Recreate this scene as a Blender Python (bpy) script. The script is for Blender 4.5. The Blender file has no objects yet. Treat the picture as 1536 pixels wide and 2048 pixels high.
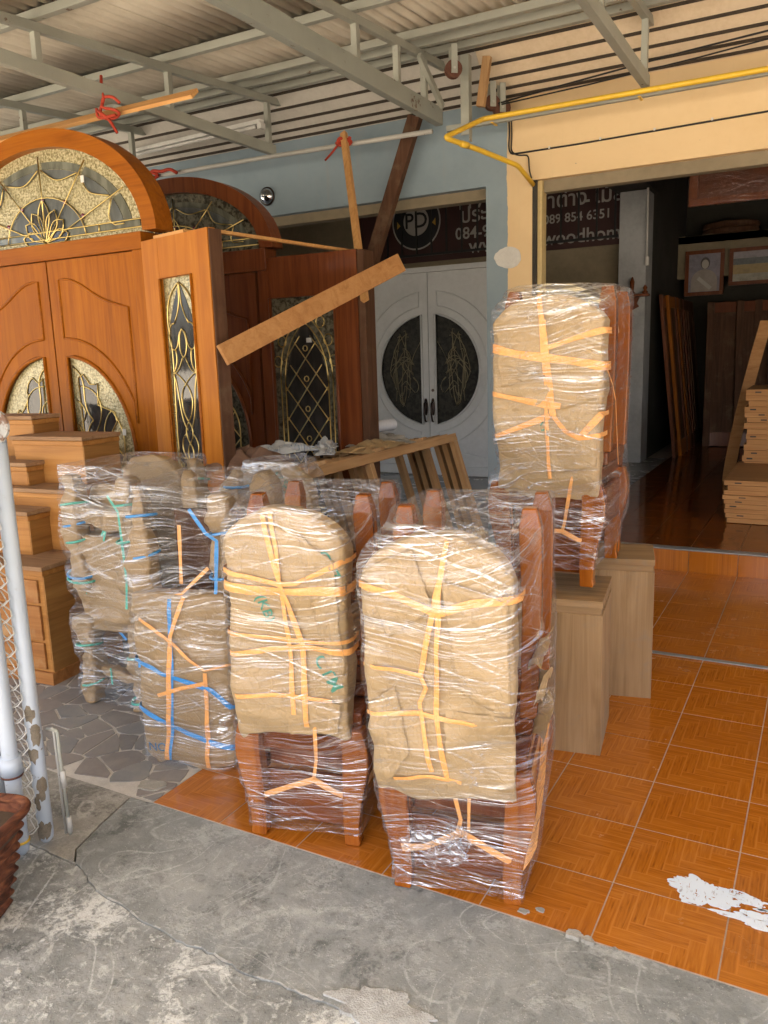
import bpy, bmesh, math, random
import numpy as np
from mathutils import Vector, Matrix, noise
R = math.radians
random.seed(7)

# ------------------------------------------------------------------ camera, sky, sun, exposure
sc = bpy.context.scene
COL = sc.collection
CAM_F, CAM_PITCH, CAM_YAW, CAM_ROLL, CAM_H = 1611.9, 0.19053, 0.50463, -0.03239, 1.55
cd = bpy.data.cameras.new('camera'); cam = bpy.data.objects.new('camera', cd); COL.objects.link(cam)
cd.sensor_fit = 'VERTICAL'; cd.sensor_height = 36.0; cd.lens = 36.0 * CAM_F / 2048.0
cd.clip_start = 0.05; cd.clip_end = 600
_fw = Vector((-math.sin(CAM_YAW) * math.cos(CAM_PITCH), math.cos(CAM_YAW) * math.cos(CAM_PITCH), -math.sin(CAM_PITCH)))
_r = Vector((math.cos(CAM_YAW), math.sin(CAM_YAW), 0)); _u = _r.cross(_fw)
_c, _s = math.cos(CAM_ROLL), math.sin(CAM_ROLL)
_r2 = _c * _r + _s * _u; _u2 = -_s * _r + _c * _u
cam.matrix_world = Matrix(((_r2.x, _u2.x, -_fw.x, 0), (_r2.y, _u2.y, -_fw.y, 0), (_r2.z, _u2.z, -_fw.z, CAM_H), (0, 0, 0, 1)))
sc.camera = cam
SUN_EL, SUN_AZ = R(57), R(160)           # azimuth clockwise from +Y: the sun stands behind the camera, over the street
w = bpy.data.worlds.new('World'); sc.world = w; w.use_nodes = True
wn = w.node_tree; bg = wn.nodes['Background']; sky = wn.nodes.new('ShaderNodeTexSky'); sky.sky_type = 'NISHITA'
sky.sun_disc = False; sky.sun_elevation = SUN_EL; sky.sun_rotation = SUN_AZ; sky.air_density = .8; sky.dust_density = 5.5; sky.ozone_density = .4
wn.links.new(sky.outputs[0], bg.inputs[0]); bg.inputs[1].default_value = 0.14
sd = bpy.data.lights.new('sun', 'SUN'); sd.energy = 4.6; sd.angle = R(0.53); sd.color = (1.0, 0.90, 0.74)
sun = bpy.data.objects.new('sun', sd); COL.objects.link(sun)
_sd = Vector((math.sin(SUN_AZ) * math.cos(SUN_EL), math.cos(SUN_AZ) * math.cos(SUN_EL), math.sin(SUN_EL)))
sun.rotation_euler = _sd.to_track_quat('Z', 'Y').to_euler(); sun.location = (3, -12, 14)
vs = sc.view_settings; vs.view_transform = 'Standard'; vs.look = 'None'; vs.exposure = 2.52; vs.gamma = 1.0; vs.use_curve_mapping = False
sc.render.engine = 'CYCLES'
cy = sc.cycles
cy.max_bounces = 8; cy.diffuse_bounces = 4; cy.glossy_bounces = 3; cy.transmission_bounces = 4; cy.transparent_max_bounces = 20; cy.use_adaptive_sampling = True; cy.adaptive_threshold = .02
cy.caustics_reflective = False; cy.caustics_refractive = False; cy.use_denoising = True
cy.sample_clamp_indirect = 6.0

# ------------------------------------------------------------------ mesh helpers
class MB:
    def __init__(s): s.v = []; s.f = []; s.uv = None
    def add(s, vs_, fs):
        o = len(s.v); s.v += [tuple(p) for p in vs_]; s.f += [tuple(i + o for i in f) for f in fs]; return s
    def box(s, x0, x1, y0, y1, z0, z1):
        return s.add([(x0, y0, z0), (x1, y0, z0), (x1, y1, z0), (x0, y1, z0), (x0, y0, z1), (x1, y0, z1), (x1, y1, z1), (x0, y1, z1)],
                     [(0, 3, 2, 1), (4, 5, 6, 7), (0, 1, 5, 4), (1, 2, 6, 5), (2, 3, 7, 6), (3, 0, 4, 7)])
    def bar(s, p, q, wd, ht, up=(0, 0, 1)):
        p, q = Vector(p), Vector(q); d = (q - p).normalized(); up = Vector(up)
        a = d.cross(up)
        if a.length < 1e-4: a = d.cross(Vector((1, 0, 0)))
        a.normalize(); b = a.cross(d).normalized(); a *= wd / 2; b *= ht / 2
        vv = [p - a - b, p + a - b, p + a + b, p - a + b, q - a - b, q + a - b, q + a + b, q - a + b]
        return s.add(vv, [(0, 3, 2, 1), (4, 5, 6, 7), (0, 1, 5, 4), (1, 2, 6, 5), (2, 3, 7, 6), (3, 0, 4, 7)])
    def tube(s, path, r, n=8, closed=False, cap=True):
        P = [Vector(p) for p in path]; L = len(P); rr = r if isinstance(r, (list, tuple)) else [r] * L
        rings = []; prev = None
        for i in range(L):
            a = P[(i - 1) % L] if (closed or i > 0) else P[i]; b = P[(i + 1) % L] if (closed or i < L - 1) else P[i]
            t = (b - a).normalized()
            if prev is None:
                x = t.cross(Vector((0, 0, 1)));
                if x.length < 1e-3: x = t.cross(Vector((0, 1, 0)))
                x.normalize()
            else:
                x = prev - t * prev.dot(t)
                if x.length < 1e-5: x = t.cross(Vector((0, 0, 1)))
                x.normalize()
            prev = x; y = t.cross(x)
            rings.append([P[i] + (x * math.cos(2 * math.pi * k / n) + y * math.sin(2 * math.pi * k / n)) * rr[i] for k in range(n)])
        o = len(s.v)
        for rg in rings: s.v += [tuple(p) for p in rg]
        for i in range(L if closed else L - 1):
            for k in range(n):
                j = (i + 1) % L; k2 = (k + 1) % n
                s.f.append((o + i * n + k, o + i * n + k2, o + j * n + k2, o + j * n + k))
        if cap and not closed:
            s.f.append(tuple(o + k for k in range(n - 1, -1, -1))); s.f.append(tuple(o + (L - 1) * n + k for k in range(n)))
        return s
    def prism(s, poly, vec):
        n = len(poly); vec = Vector(vec); a = [Vector(p) for p in poly]
        return s.add(a + [p + vec for p in a], [tuple(range(n - 1, -1, -1)), tuple(range(n, 2 * n))] + [(i, (i + 1) % n, n + (i + 1) % n, n + i) for i in range(n)])
    def ringprism(s, outer, inner, vec):
        n = len(outer); vec = Vector(vec); A = [Vector(p) for p in outer]; B = [Vector(p) for p in inner]
        V = A + B + [p + vec for p in A] + [p + vec for p in B]; F = []
        for i in range(n):
            j = (i + 1) % n
            F += [(i, j, n + j, n + i), (2 * n + i, 3 * n + i, 3 * n + j, 2 * n + j), (i, 2 * n + i, 2 * n + j, j), (n + i, n + j, 3 * n + j, 3 * n + i)]
        return s.add(V, F)
    def grid(s, fn, nu, nv, closeu=False, uvf=None):
        o = len(s.v)
        for j in range(nv):
            for i in range(nu): s.v.append(tuple(fn(i, j)))
        for j in range(nv - 1):
            for i in range(nu if closeu else nu - 1):
                i2 = (i + 1) % nu
                s.f.append((o + j * nu + i, o + j * nu + i2, o + (j + 1) * nu + i2, o + (j + 1) * nu + i))
        return s
    def lathe(s, prof, n=24, c=(0, 0, 0), axis='z'):
        o = len(s.v); m = len(prof)
        for k in range(n):
            a = 2 * math.pi * k / n
            for r, z in prof:
                p = (r * math.cos(a), r * math.sin(a), z)
                if axis == 'y': p = (p[0], p[2], p[1])
                if axis == 'x': p = (p[2], p[0], p[1])
                s.v.append((c[0] + p[0], c[1] + p[1], c[2] + p[2]))
        for k in range(n):
            k2 = (k + 1) % n
            for i in range(m - 1): s.f.append((o + k * m + i, o + k2 * m + i, o + k2 * m + i + 1, o + k * m + i + 1))
        return s
    def mesh(s, name):
        me = bpy.data.meshes.new(name); me.from_pydata(s.v, [], s.f); me.update(); return me
    def build(s, name, m, parent=None, smooth=False, bevel=0, fix=True):
        me = s.mesh(name)
        if fix:
            bm = bmesh.new(); bm.from_mesh(me); bmesh.ops.recalc_face_normals(bm, faces=bm.faces); bm.to_mesh(me); bm.free()
        return link(name, me, m, parent, smooth, bevel)
def link(name, me, m, parent=None, smooth=False, bevel=0):
    if m is not None: me.materials.append(m)
    if smooth: me.polygons.foreach_set('use_smooth', [True] * len(me.polygons))
    o = bpy.data.objects.new(name, me); COL.objects.link(o)
    if parent is not None: o.parent = parent
    if bevel:
        b = o.modifiers.new('bevel', 'BEVEL'); b.width = bevel; b.segments = 2; b.limit_method = 'ANGLE'
    return o
def tag(o, label, cat, group=None):
    o['label'] = label; o['category'] = cat
    if group: o['group'] = group
    return o
def thing(name, label, cat, loc=(0, 0, 0), rz=0, group=None):
    o = bpy.data.objects.new(name, None); COL.objects.link(o); o.location = loc; o.rotation_euler = (0, 0, rz)
    o.empty_display_size = .1
    return tag(o, label, cat, group)
def struct(o): o['kind'] = 'structure'; return o
def inst(name, me, parent, loc=(0, 0, 0), rot=(0, 0, 0), scale=None):
    o = bpy.data.objects.new(name, me); COL.objects.link(o); o.parent = parent; o.location = loc; o.rotation_euler = rot
    if scale: o.scale = scale
    return o
def text_mesh(txt, size, extrude=0.001, align='CENTER'):
    cu = bpy.data.curves.new('txt', 'FONT'); cu.body = txt; cu.size = size; cu.extrude = extrude; cu.align_x = align; cu.align_y = 'CENTER'; cu.resolution_u = 3; cu.offset = size * .012
    o = bpy.data.objects.new('txt', cu); COL.objects.link(o); bpy.context.view_layer.update()
    me = bpy.data.meshes.new_from_object(o.evaluated_get(bpy.context.evaluated_depsgraph_get()))
    bpy.data.objects.remove(o); bpy.data.curves.remove(cu); me.materials.clear(); return me

# ------------------------------------------------------------------ material helpers
class X:
    """a socket with arithmetic"""
    def __init__(s, nt, so): s.nt = nt; s.so = so
    def _m(s, op, *a):
        n = s.nt.nodes.new('ShaderNodeMath'); n.operation = op
        for i, q in enumerate((s,) + a):
            if isinstance(q, X): s.nt.links.new(q.so, n.inputs[i])
            else: n.inputs[i].default_value = q
        return X(s.nt, n.outputs[0])
    def __add__(s, o): return s._m('ADD', o)
    def __sub__(s, o): return s._m('SUBTRACT', o)
    def __mul__(s, o): return s._m('MULTIPLY', o)
    def __truediv__(s, o): return s._m('DIVIDE', o)
    def floor(s): return s._m('FLOOR')
    def frac(s): return s._m('FRACT')
    def mod(s, o): return s._m('FLOORED_MODULO', o)
    def lt(s, o): return s._m('LESS_THAN', o)
    def gt(s, o): return s._m('GREATER_THAN', o)
    def abs(s): return s._m('ABSOLUTE')
    def min(s, o): return s._m('MINIMUM', o)
    def max(s, o): return s._m('MAXIMUM', o)
    def pow(s, o): return s._m('POWER', o)
    def inv(s): return (s * -1.0) + 1.0
    def ss(s, a, b):
        n = s.nt.nodes.new('ShaderNodeMapRange'); n.interpolation_type = 'SMOOTHSTEP'
        s.nt.links.new(s.so, n.inputs[0]); n.inputs[1].default_value = a; n.inputs[2].default_value = b; return X(s.nt, n.outputs[0])
class Mat:
    def __init__(s, name, color=(.5, .5, .5), rough=.5, metal=0, spec=.5, coat=0):
        s.m = bpy.data.materials.new(name); s.m.use_nodes = True; s.nt = s.m.node_tree; s.b = s.nt.nodes['Principled BSDF']
        s.b.inputs['Base Color'].default_value = (*color, 1); s.b.inputs['Roughness'].default_value = rough; s.b.inputs['Metallic'].default_value = metal
        s.b.inputs['Specular IOR Level'].default_value = spec; s.b.inputs['Coat Weight'].default_value = coat; s.b.inputs['Coat Roughness'].default_value = .12
    def n(s, t): return s.nt.nodes.new(t)
    def l(s, a, b):
        s.nt.links.new(a.so if isinstance(a, X) else a, b)
    def coord(s, kind='Object', scale=(1, 1, 1), rand=0, loc=(0, 0, 0), rot=(0, 0, 0)):
        t = s.n('ShaderNodeTexCoord'); mp = s.n('ShaderNodeMapping'); mp.inputs['Scale'].default_value = scale; mp.inputs['Location'].default_value = loc; mp.inputs['Rotation'].default_value = rot
        src = t.outputs[kind]
        if rand:
            oi = s.n('ShaderNodeObjectInfo'); ml = s.n('ShaderNodeMath'); ml.operation = 'MULTIPLY'; ml.inputs[1].default_value = rand; s.l(oi.outputs['Random'], ml.inputs[0])
            ad = s.n('ShaderNodeVectorMath'); ad.operation = 'ADD'; s.l(src, ad.inputs[0]); s.l(ml.outputs[0], ad.inputs[1]); src = ad.outputs[0]
        s.l(src, mp.inputs[0]); return mp.outputs[0]
    def noise(s, vec, scale, detail=4, rough=.55, dist=0):
        n = s.n('ShaderNodeTexNoise'); n.inputs['Scale'].default_value = scale; n.inputs['Detail'].default_value = detail; n.inputs['Roughness'].default_value = rough; n.inputs['Distortion'].default_value = dist
        s.l(vec, n.inputs['Vector']); return X(s.nt, n.outputs[0])
    def voro(s, vec, scale, feature='F1', out='Distance', rnd=1):
        n = s.n('ShaderNodeTexVoronoi'); n.feature = feature; n.inputs['Scale'].default_value = scale; n.inputs['Randomness'].default_value = rnd
        s.l(vec, n.inputs['Vector']); return X(s.nt, n.outputs[out])
    def ramp(s, x, stops):
        n = s.n('ShaderNodeValToRGB'); s.l(x, n.inputs[0]); e = n.color_ramp.elements
        while len(e) < len(stops): e.new(.5)
        for el, (p, c) in zip(e, stops): el.position = p; el.color = (*c, 1)
        return n.outputs[0]
    def mix(s, f, a, b):
        n = s.n('ShaderNodeMix'); n.data_type = 'RGBA'
        for q, i in ((f, 0), (a, 6), (b, 7)):
            if isinstance(q, (tuple, list)): n.inputs[i].default_value = (*q, 1)
            elif isinstance(q, (int, float)): n.inputs[i].default_value = q
            else: s.l(q, n.inputs[i])
        return n.outputs[2]
    def col(s, c): s.l(c, s.b.inputs['Base Color']); return s
    def rough(s, x): s.l(x, s.b.inputs['Roughness']); return s
    def bump(s, h, strength=.3, dist=.01):
        n = s.n('ShaderNodeBump'); n.inputs['Strength'].default_value = strength; n.inputs['Distance'].default_value = dist; s.l(h, n.inputs['Height'])
        s.l(n.outputs[0], s.b.inputs['Normal']); return s
    def xyz(s, vec):
        n = s.n('ShaderNodeSeparateXYZ'); s.l(vec, n.inputs[0]); return [X(s.nt, q) for q in n.outputs]
    def comb(s, a, b, c):
        n = s.n('ShaderNodeCombineXYZ')
        for i, q in enumerate((a, b, c)):
            if isinstance(q, X): s.l(q, n.inputs[i])
            else: n.inputs[i].default_value = q
        return n.outputs[0]

def wood(name, dark, mid, light, axis='z', rough=.42, coat=0, grain=1.0, spec=.22, dirt=None):
    M = Mat(name, mid, rough, 0, spec, coat)
    sca = {'x': (.8, 13, 13), 'y': (13, .8, 13), 'z': (13, 13, .8)}[axis]
    v = M.coord('Object', tuple(q * grain for q in sca), rand=7.0)
    n1 = M.noise(v, 1.3, 5, .6, 1.2)
    sc2 = {'x': (3, 120, 120), 'y': (120, 3, 120), 'z': (120, 120, 3)}[axis]
    n2 = M.noise(M.coord('Object', tuple(q * grain for q in sc2), rand=3.0), 1, 3, .6)
    n3 = M.noise(M.coord('Object', (1, 1, 1), rand=5.0), 2.2, 3)
    t = n1 * .75 + n2 * .25
    c = M.ramp(t, [(.3, dark), (.5, mid), (.72, light)])
    c = M.mix((n3.ss(.35, .75)) * .35, c, dark)
    if dirt: c = M.mix(M.noise(M.coord('Object', (1, 1, 1), rand=2.0), 5, 6, .7).ss(.5, .72) * .6, c, dirt)
    M.col(c); M.rough(n1 * .18 + (rough - .09)); M.bump(n2 * .6 + n1 * .4, .12, .004)
    return M.m

# ---- ground surfaces
def m_concrete(name, base, lightc, darkc, rough_amt, seed):
    M = Mat(name, base, .85, 0, .3)
    v = M.coord('Object', (1, 1, 1), loc=(seed, seed * 2, 0))
    big = M.noise(v, 1.6, 5, .6, .4); med = M.noise(v, 9, 6, .65, .3); fine = M.noise(v, 70, 4, .7); grit = M.noise(v, 260, 2, .6)
    c = M.ramp(big * .55 + med * .45, [(.34, darkc), (.5, base), (.66, lightc)])
    # pale worn blotches of cement paste
    blot = (M.noise(v, 5.5, 7, .72, .6) + (fine - .5) * .35).ss(.52, .63)
    c = M.mix(blot * rough_amt, c, tuple(min(1, q * 1.55) for q in lightc))
    dk = (M.noise(M.coord('Object', (1, 1, 1), loc=(seed + 9, 3, 0)), 3.2, 6, .7, .5) + (fine - .5) * .3).ss(.56, .68)
    c = M.mix(dk * .75, c, tuple(q * .5 for q in darkc))
    mot = M.noise(M.coord('Object', (1, 1, 1), loc=(seed, 8, 0)), 24, 5, .7, .4)
    c = M.mix(mot.ss(.53, .66) * (.25 + .45 * rough_amt), c, tuple(min(1, q * 1.3) for q in lightc)); c = M.mix(mot.ss(.33, .45).inv() * (.25 + .4 * rough_amt), c, tuple(q * .6 for q in darkc))
    # curling drag marks left by furniture feet: thin contour lines of a smooth noise
    sc_ = M.noise(M.coord('Object', (1, 1, 1), loc=(seed * 3, 1, 0)), 1.9, 1.2, .4, .8)
    sc2 = M.noise(M.coord('Object', (1, 1, 1), loc=(seed * 5, 7, 0)), 1.3, 1, .4, 1.4)
    ln = ((sc_ - .5).abs().ss(.002, .006)).inv().max(((sc2 - .47).abs().ss(.002, .006)).inv()).max(((sc2 - .55).abs().ss(.002, .0055)).inv()).max(((sc_ - .42).abs().ss(.0015, .0045)).inv())
    ln = ln * M.noise(v, 2.5, 3).ss(.38, .55) * M.noise(v, 40, 3, .7).ss(.3, .6)
    c = M.mix(ln * .5, c, tuple(min(1, q * 1.5) for q in lightc))
    c = M.mix((grit - .5) * 1.2, c, tuple(q * .5 for q in darkc))
    spk = M.voro(v, 95).lt(.13) * M.noise(v, 14, 3).gt(.5)
    c = M.mix(spk * .6, c, (.55, .54, .5))
    M.col(c); M.bump(big * .8 + med * .9 + fine * .35 * (1 + rough_amt) + grit * .12 + blot * .3, .55, .012 if rough_amt > .5 else .006)
    return M.m
mat_apron = m_concrete('concrete apron', (.24, .25, .238), (.33, .338, .32), (.178, .187, .178), .35, 1.3)
mat_outer = m_concrete('weathered concrete', (.25, .257, .242), (.395, .4, .375), (.148, .154, .144), .9, 4.1)
mat_slab = m_concrete('dusty concrete', (.27, .258, .222), (.34, .325, .285), (.2, .192, .165), .3, 8.7)
mat_street = m_concrete('street concrete', (.44, .405, .34), (.5, .465, .4), (.38, .35, .29), .3, 12.3)

TILE = .317
def m_tile(name, tint=(1, 1, 1), rough=.16):
    M = Mat(name, (.4, .14, .03), rough, 0, .5)
    tc = M.n('ShaderNodeTexCoord'); x, y, z = M.xyz(tc.outputs['Object'])
    x = x * (8 / TILE); y = y * (8 / TILE); u = x.floor(); v = y.floor(); fx = x.frac(); fy = y.frac()
    k = (u - v).mod(8.0); hz = k.lt(4.0); vt = hz.inv()
    kk = k - 4.0
    ah = (k + fx) / 4.0; av = (kk * -1.0 + 3.0 + fy) / 4.0
    al = ah * hz + av * vt; ac = fy * hz + fx * vt
    idn = ((u - k) * 7.31 + v * 3.17) * hz + (u * 5.73 + (v + kk) * 9.19 + 40.0) * vt
    edge = (ac.min(ac.inv())).min((al.min(al.inv())) * 4.0)
    wn_ = M.n('ShaderNodeTexWhiteNoise'); wn_.noise_dimensions = '1D'; M.l(idn, wn_.inputs['W']); rnd = X(M.nt, wn_.outputs[0])
    gv = M.comb(al * .9, ac * 3.2 + rnd * 40.0, idn)
    g = M.noise(gv, 1.6, 5, .6, .8); g2 = M.noise(M.comb(al * 3.0, ac * 26.0, idn), 1.0, 2, .5)
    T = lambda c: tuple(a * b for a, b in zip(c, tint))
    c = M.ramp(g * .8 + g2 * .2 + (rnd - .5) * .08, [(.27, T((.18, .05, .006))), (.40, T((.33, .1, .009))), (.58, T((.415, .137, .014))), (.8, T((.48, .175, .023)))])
    c = M.mix((edge.ss(.03, .09)).inv() * .42, c, T((.55, .2, .035)))
    wv = M.coord('Object', (1, 1, 1), rand=9.0)
    wear = M.noise(wv, 9, 5, .7).ss(.6, .8)
    c = M.mix(wear * .04, c, (.45, .35, .25))
    dust = M.noise(M.coord('Object', (1, 1, 1), rand=31.0), 3.5, 4, .6).ss(.45, .75); c = M.mix(dust * .06, c, T((.42, .3, .2)))
    oi_ = M.n('ShaderNodeObjectInfo'); c = M.mix(X(M.nt, oi_.outputs['Random']) * .22, c, T((.25, .07, .008)))
    M.col(c); M.rough(wear * .25 + dust * .16 + M.noise(wv, 30, 3) * .08 + (rough - .07))
    M.bump(M.noise(wv, 5, 2), .02, .01)
    return M.m
mat_tile = m_tile('parquet printed tile')
mat_tile_shaded = m_tile('shaded red brown parquet tile', (.42, .34, .34), .12)  # same parquet tile, tint darkened to paint in the indoor shade
def simple(name, c, rough=.6, var=.25, scale=6, bump=.15, metal=0, spec=.4, coat=0, dark=None, kind='Object', dist=.004):
    M = Mat(name, c, rough, metal, spec, coat); v = M.coord(kind, (1, 1, 1), rand=4.0)
    n = M.noise(v, scale, 6, .65); f = M.noise(v, scale * 9, 3, .6)
    d = dark or tuple(q * .6 for q in c)
    M.col(M.mix((n * .7 + f * .3).ss(.35, .7) * var * 2, c, d)); M.rough(n * .25 + (rough - .12)); M.bump(n * .5 + f * .5, bump, dist); return M.m
mat_grout = simple('grout', (.42, .33, .26), .9, .4, 20)
mat_mortar = simple('paving mortar', (.5, .47, .42), .92, .3, 14, .3)
def m_stone():
    M = Mat('slate paving', (.16, .15, .14), .55, 0, .4); oi = M.n('ShaderNodeObjectInfo'); v = M.coord('Object', (1, 1, 1), rand=20.0)
    n = M.noise(v, 9, 6, .65, .5); f = M.noise(v, 60, 4, .6)
    a = M.ramp(X(M.nt, oi.outputs['Random']), [(0, (.15, .143, .14)), (.35, (.2, .178, .165)), (.65, (.175, .18, .182)), (1, (.225, .193, .172))])
    c = M.mix(n.ss(.4, .7) * .5, a, (.27, .25, .22)); M.col(c); M.bump(n * .8 + f * .3, .4, .006); M.rough(n * .3 + .45); return M.m
mat_stone = m_stone()
# ---- walls and metal
def m_wall():
    M = Mat('blue and cream wall paint', (.3, .4, .45), .75, 0, .3)
    v = M.coord('Object', (1, 1, 1)); x, y, z = M.xyz(v)
    jag = M.noise(M.comb(0.0, 0.0, z), 3.0, 5, .7) - .5
    e = (x + jag * .05).ss(-2.112, -2.108)
    big = M.noise(v, 2.3, 5, .6); fine = M.noise(v, 26, 5, .65)
    blue = M.mix(big.ss(.35, .7) * .6 + fine.ss(.5, .8) * .2, (.245, .31, .355), (.19, .25, .29))
    cream = M.mix(big.ss(.35, .7) * .5 + fine.ss(.5, .8) * .2, (.70, .52, .30), (.62, .44, .235))
    c = M.mix(e, blue, cream)
    stv = M.coord('Object', (9, 9, .7)); st = M.noise(stv, 1.0, 5, .7).ss(.56, .75)
    c = M.mix(st * .28, c, (.3, .27, .22))
    chip = M.noise(M.coord('Object', (1, 1, 1), loc=(5, 2, 3)), 17, 4, .6).gt(.735)
    c = M.mix(chip * .8, c, (.33, .28, .22))
    M.col(c); M.bump(fine * .4 + big * .3 - chip * .5, .25, .006); return M.m
mat_wall = m_wall()
mat_soffit_cream = simple('cream soffit board', (.62, .50, .36), .7, .3, 4, .1, dark=(.45, .34, .22))
mat_soffit_grey = simple('grey soffit board', (.5, .47, .42), .7, .3, 4, .1, dark=(.36, .33, .29))
mat_gap = simple('dark bar', (.05, .037, .026), .7, .3, 20, .1)
mat_steel = None
def m_steel(name, c, rust, amount, rough=.55):
    M = Mat(name, c, rough, 0, .5); v = M.coord('Object', (1, 1, 1), rand=3.0); n = M.noise(v, 6, 6, .7); f = M.noise(v, 45, 4, .6)
    r = (n + (f - .5) * .4).ss(amount, amount + .06)
    cc = M.mix(M.noise(v, 3, 4).ss(.35, .7) * .5, c, tuple(q * .72 for q in c)); cc = M.mix(r, cc, rust)
    cc = M.mix(f.ss(.6, .8) * .3, cc, (.2, .18, .14))
    M.col(cc); M.bump(n * .3 + f * .3 - r * .3, .2, .004); return M.m
mat_steel = m_steel('grey steel paint', (.32, .325, .28), (.10, .05, .025), .68)
mat_steel_rust = m_steel('grey steel paint with rust', (.27, .285, .255), (.09, .045, .022), .62)
mat_galv = m_steel('galvanised pipe', (.42, .41, .38), (.2, .16, .12), .66, .5)
mat_silverpole = m_steel('silver painted pipe', (.40, .45, .51), (.16, .12, .08), .66, .38)
mat_polechip = simple('bare chipped steel', (.2, .165, .12), .8, .6, 25, .3)
def m_roof():
    M = Mat('fibre cement sheet', (.36, .34, .31), .85, 0, .3); v = M.coord('Object', (6, .9, 6), rand=11.0); n = M.noise(v, 1.6, 6, .65, .3)
    b = M.noise(M.coord('Object', (1, 1, 1), rand=5.0), 4, 5, .6); f = M.noise(M.coord('Object', (1, 1, 1)), 55, 3)
    c = M.ramp(n * .6 + b * .4, [(.3, (.38, .335, .27)), (.5, (.55, .5, .415)), (.7, (.65, .6, .51))]); M.col(c); M.bump(n * .4 + f * .3, .2, .004); return M.m
mat_roof = m_roof()
def m_added_sheet():
    M = Mat('added translucent roof sheet'); nt = M.nt; nt.nodes.remove(M.b); out = [n for n in nt.nodes if n.type == 'OUTPUT_MATERIAL'][0]
    tl = M.n('ShaderNodeBsdfTranslucent'); tl.inputs[0].default_value = (.75, .66, .46, 1); df = M.n('ShaderNodeBsdfDiffuse'); df.inputs[0].default_value = (.6, .57, .5, 1); mx = M.n('ShaderNodeMixShader'); mx.inputs[0].default_value = .3
    M.l(tl.outputs[0], mx.inputs[1]); M.l(df.outputs[0], mx.inputs[2]); M.l(mx.outputs[0], out.inputs[0]); return M.m
mat_added_sheet = m_added_sheet()
mat_yellow = simple('yellow pipe paint', (.72, .46, .035), .4, .25, 9, .1, dark=(.5, .3, .05))
mat_black = simple('black cable', (.012, .012, .012), .5, .2, 20, .05)
mat_white = simple('white paint', (.62, .61, .58), .6, .25, 6, .1)
mat_flake = None
mat_rust = simple('rusty wheel', (.12, .045, .025), .6, .5, 25, .3, metal=.2)
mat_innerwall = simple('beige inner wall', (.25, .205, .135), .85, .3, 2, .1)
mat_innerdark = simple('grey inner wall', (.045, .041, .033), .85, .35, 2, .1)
mat_column = simple('pale column paint', (.42, .43, .44), .75, .3, 3, .15)
mat_innerfloor = simple('grey inner floor tile', (.32, .32, .31), .25, .2, 5, .03)
mat_strip = simple('aluminium strip', (.42, .43, .43), .4, .3, 15, .1, metal=.6)
# ---- woods
mat_teak = wood('varnished teak', (.20, .054, .003), (.30, .092, .005), (.38, .13, .009), 'z', .45, .03, spec=.12)
mat_teak_x = wood('varnished teak rail', (.18, .047, .003), (.28, .083, .005), (.35, .118, .009), 'x', .45, .03, spec=.12)
mat_teak_side = wood('pale teak stile', (.30, .095, .01), (.40, .14, .016), (.48, .19, .03), 'z', .45, .02, spec=.12)
mat_teak_dark = wood('dark red teak', (.085, .02, .006), (.15, .04, .010), (.2, .06, .016), 'z', .4, .1)
mat_rough_dark = wood('dusty dark timber', (.05, .022, .011), (.09, .042, .022), (.14, .07, .04), 'z', .7, 0, dirt=(.14, .095, .06))
mat_pine_x = wood('sawn pale timber', (.42, .2, .065), (.56, .30, .11), (.66, .39, .17), 'x', .6)
mat_pine_z = wood('sawn pale timber post', (.42, .2, .065), (.56, .30, .11), (.66, .39, .17), 'z', .6)
mat_rack = wood('raw frame timber', (.27, .15, .065), (.39, .235, .11), (.48, .31, .16), 'y', .65)
mat_rack_z = wood('raw frame timber upright', (.27, .15, .065), (.39, .235, .11), (.48, .31, .16), 'z', .65)
mat_chest_x = wood('waxed cabinet wood', (.24, .10, .024), (.37, .17, .045), (.46, .235, .07), 'x', .5, .03)
mat_chest_top = wood('dusty cabinet top', (.2, .11, .055), (.29, .175, .095), (.37, .24, .14), 'x', .7)
mat_chest_y = wood('waxed cabinet side', (.19, .085, .022), (.3, .145, .042), (.38, .2, .062), 'y', .5, .03)
mat_chest_drawer = wood('worn drawer wood', (.19, .07, .02), (.32, .14, .042), (.42, .20, .07), 'x', .55, 0, dirt=(.4, .27, .14))
mat_ped = wood('grey brown pedestal wood', (.17, .10, .046), (.285, .18, .09), (.37, .25, .135), 'z', .75, 0, dirt=(.2, .165, .125))
mat_ped_x = wood('grey brown pedestal top', (.17, .10, .046), (.285, .18, .09), (.37, .25, .135), 'x', .75, 0, dirt=(.2, .165, .125))
mat_chair = wood('glossy chair wood', (.16, .038, .005), (.26, .074, .008), (.34, .11, .014), 'z', .2, .3)
mat_chair_x = wood('glossy chair rail', (.085, .02, .004), (.15, .037, .006), (.21, .058, .01), 'x', .22, .3)
mat_stack = wood('stacked raw boards', (.27, .12, .04), (.38, .19, .07), (.46, .25, .1), 'x', .65)
mat_oldbrown = simple('brown wrapped wood', (.12, .035, .012), .3, .4, 5, .2, coat=.4)
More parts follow.
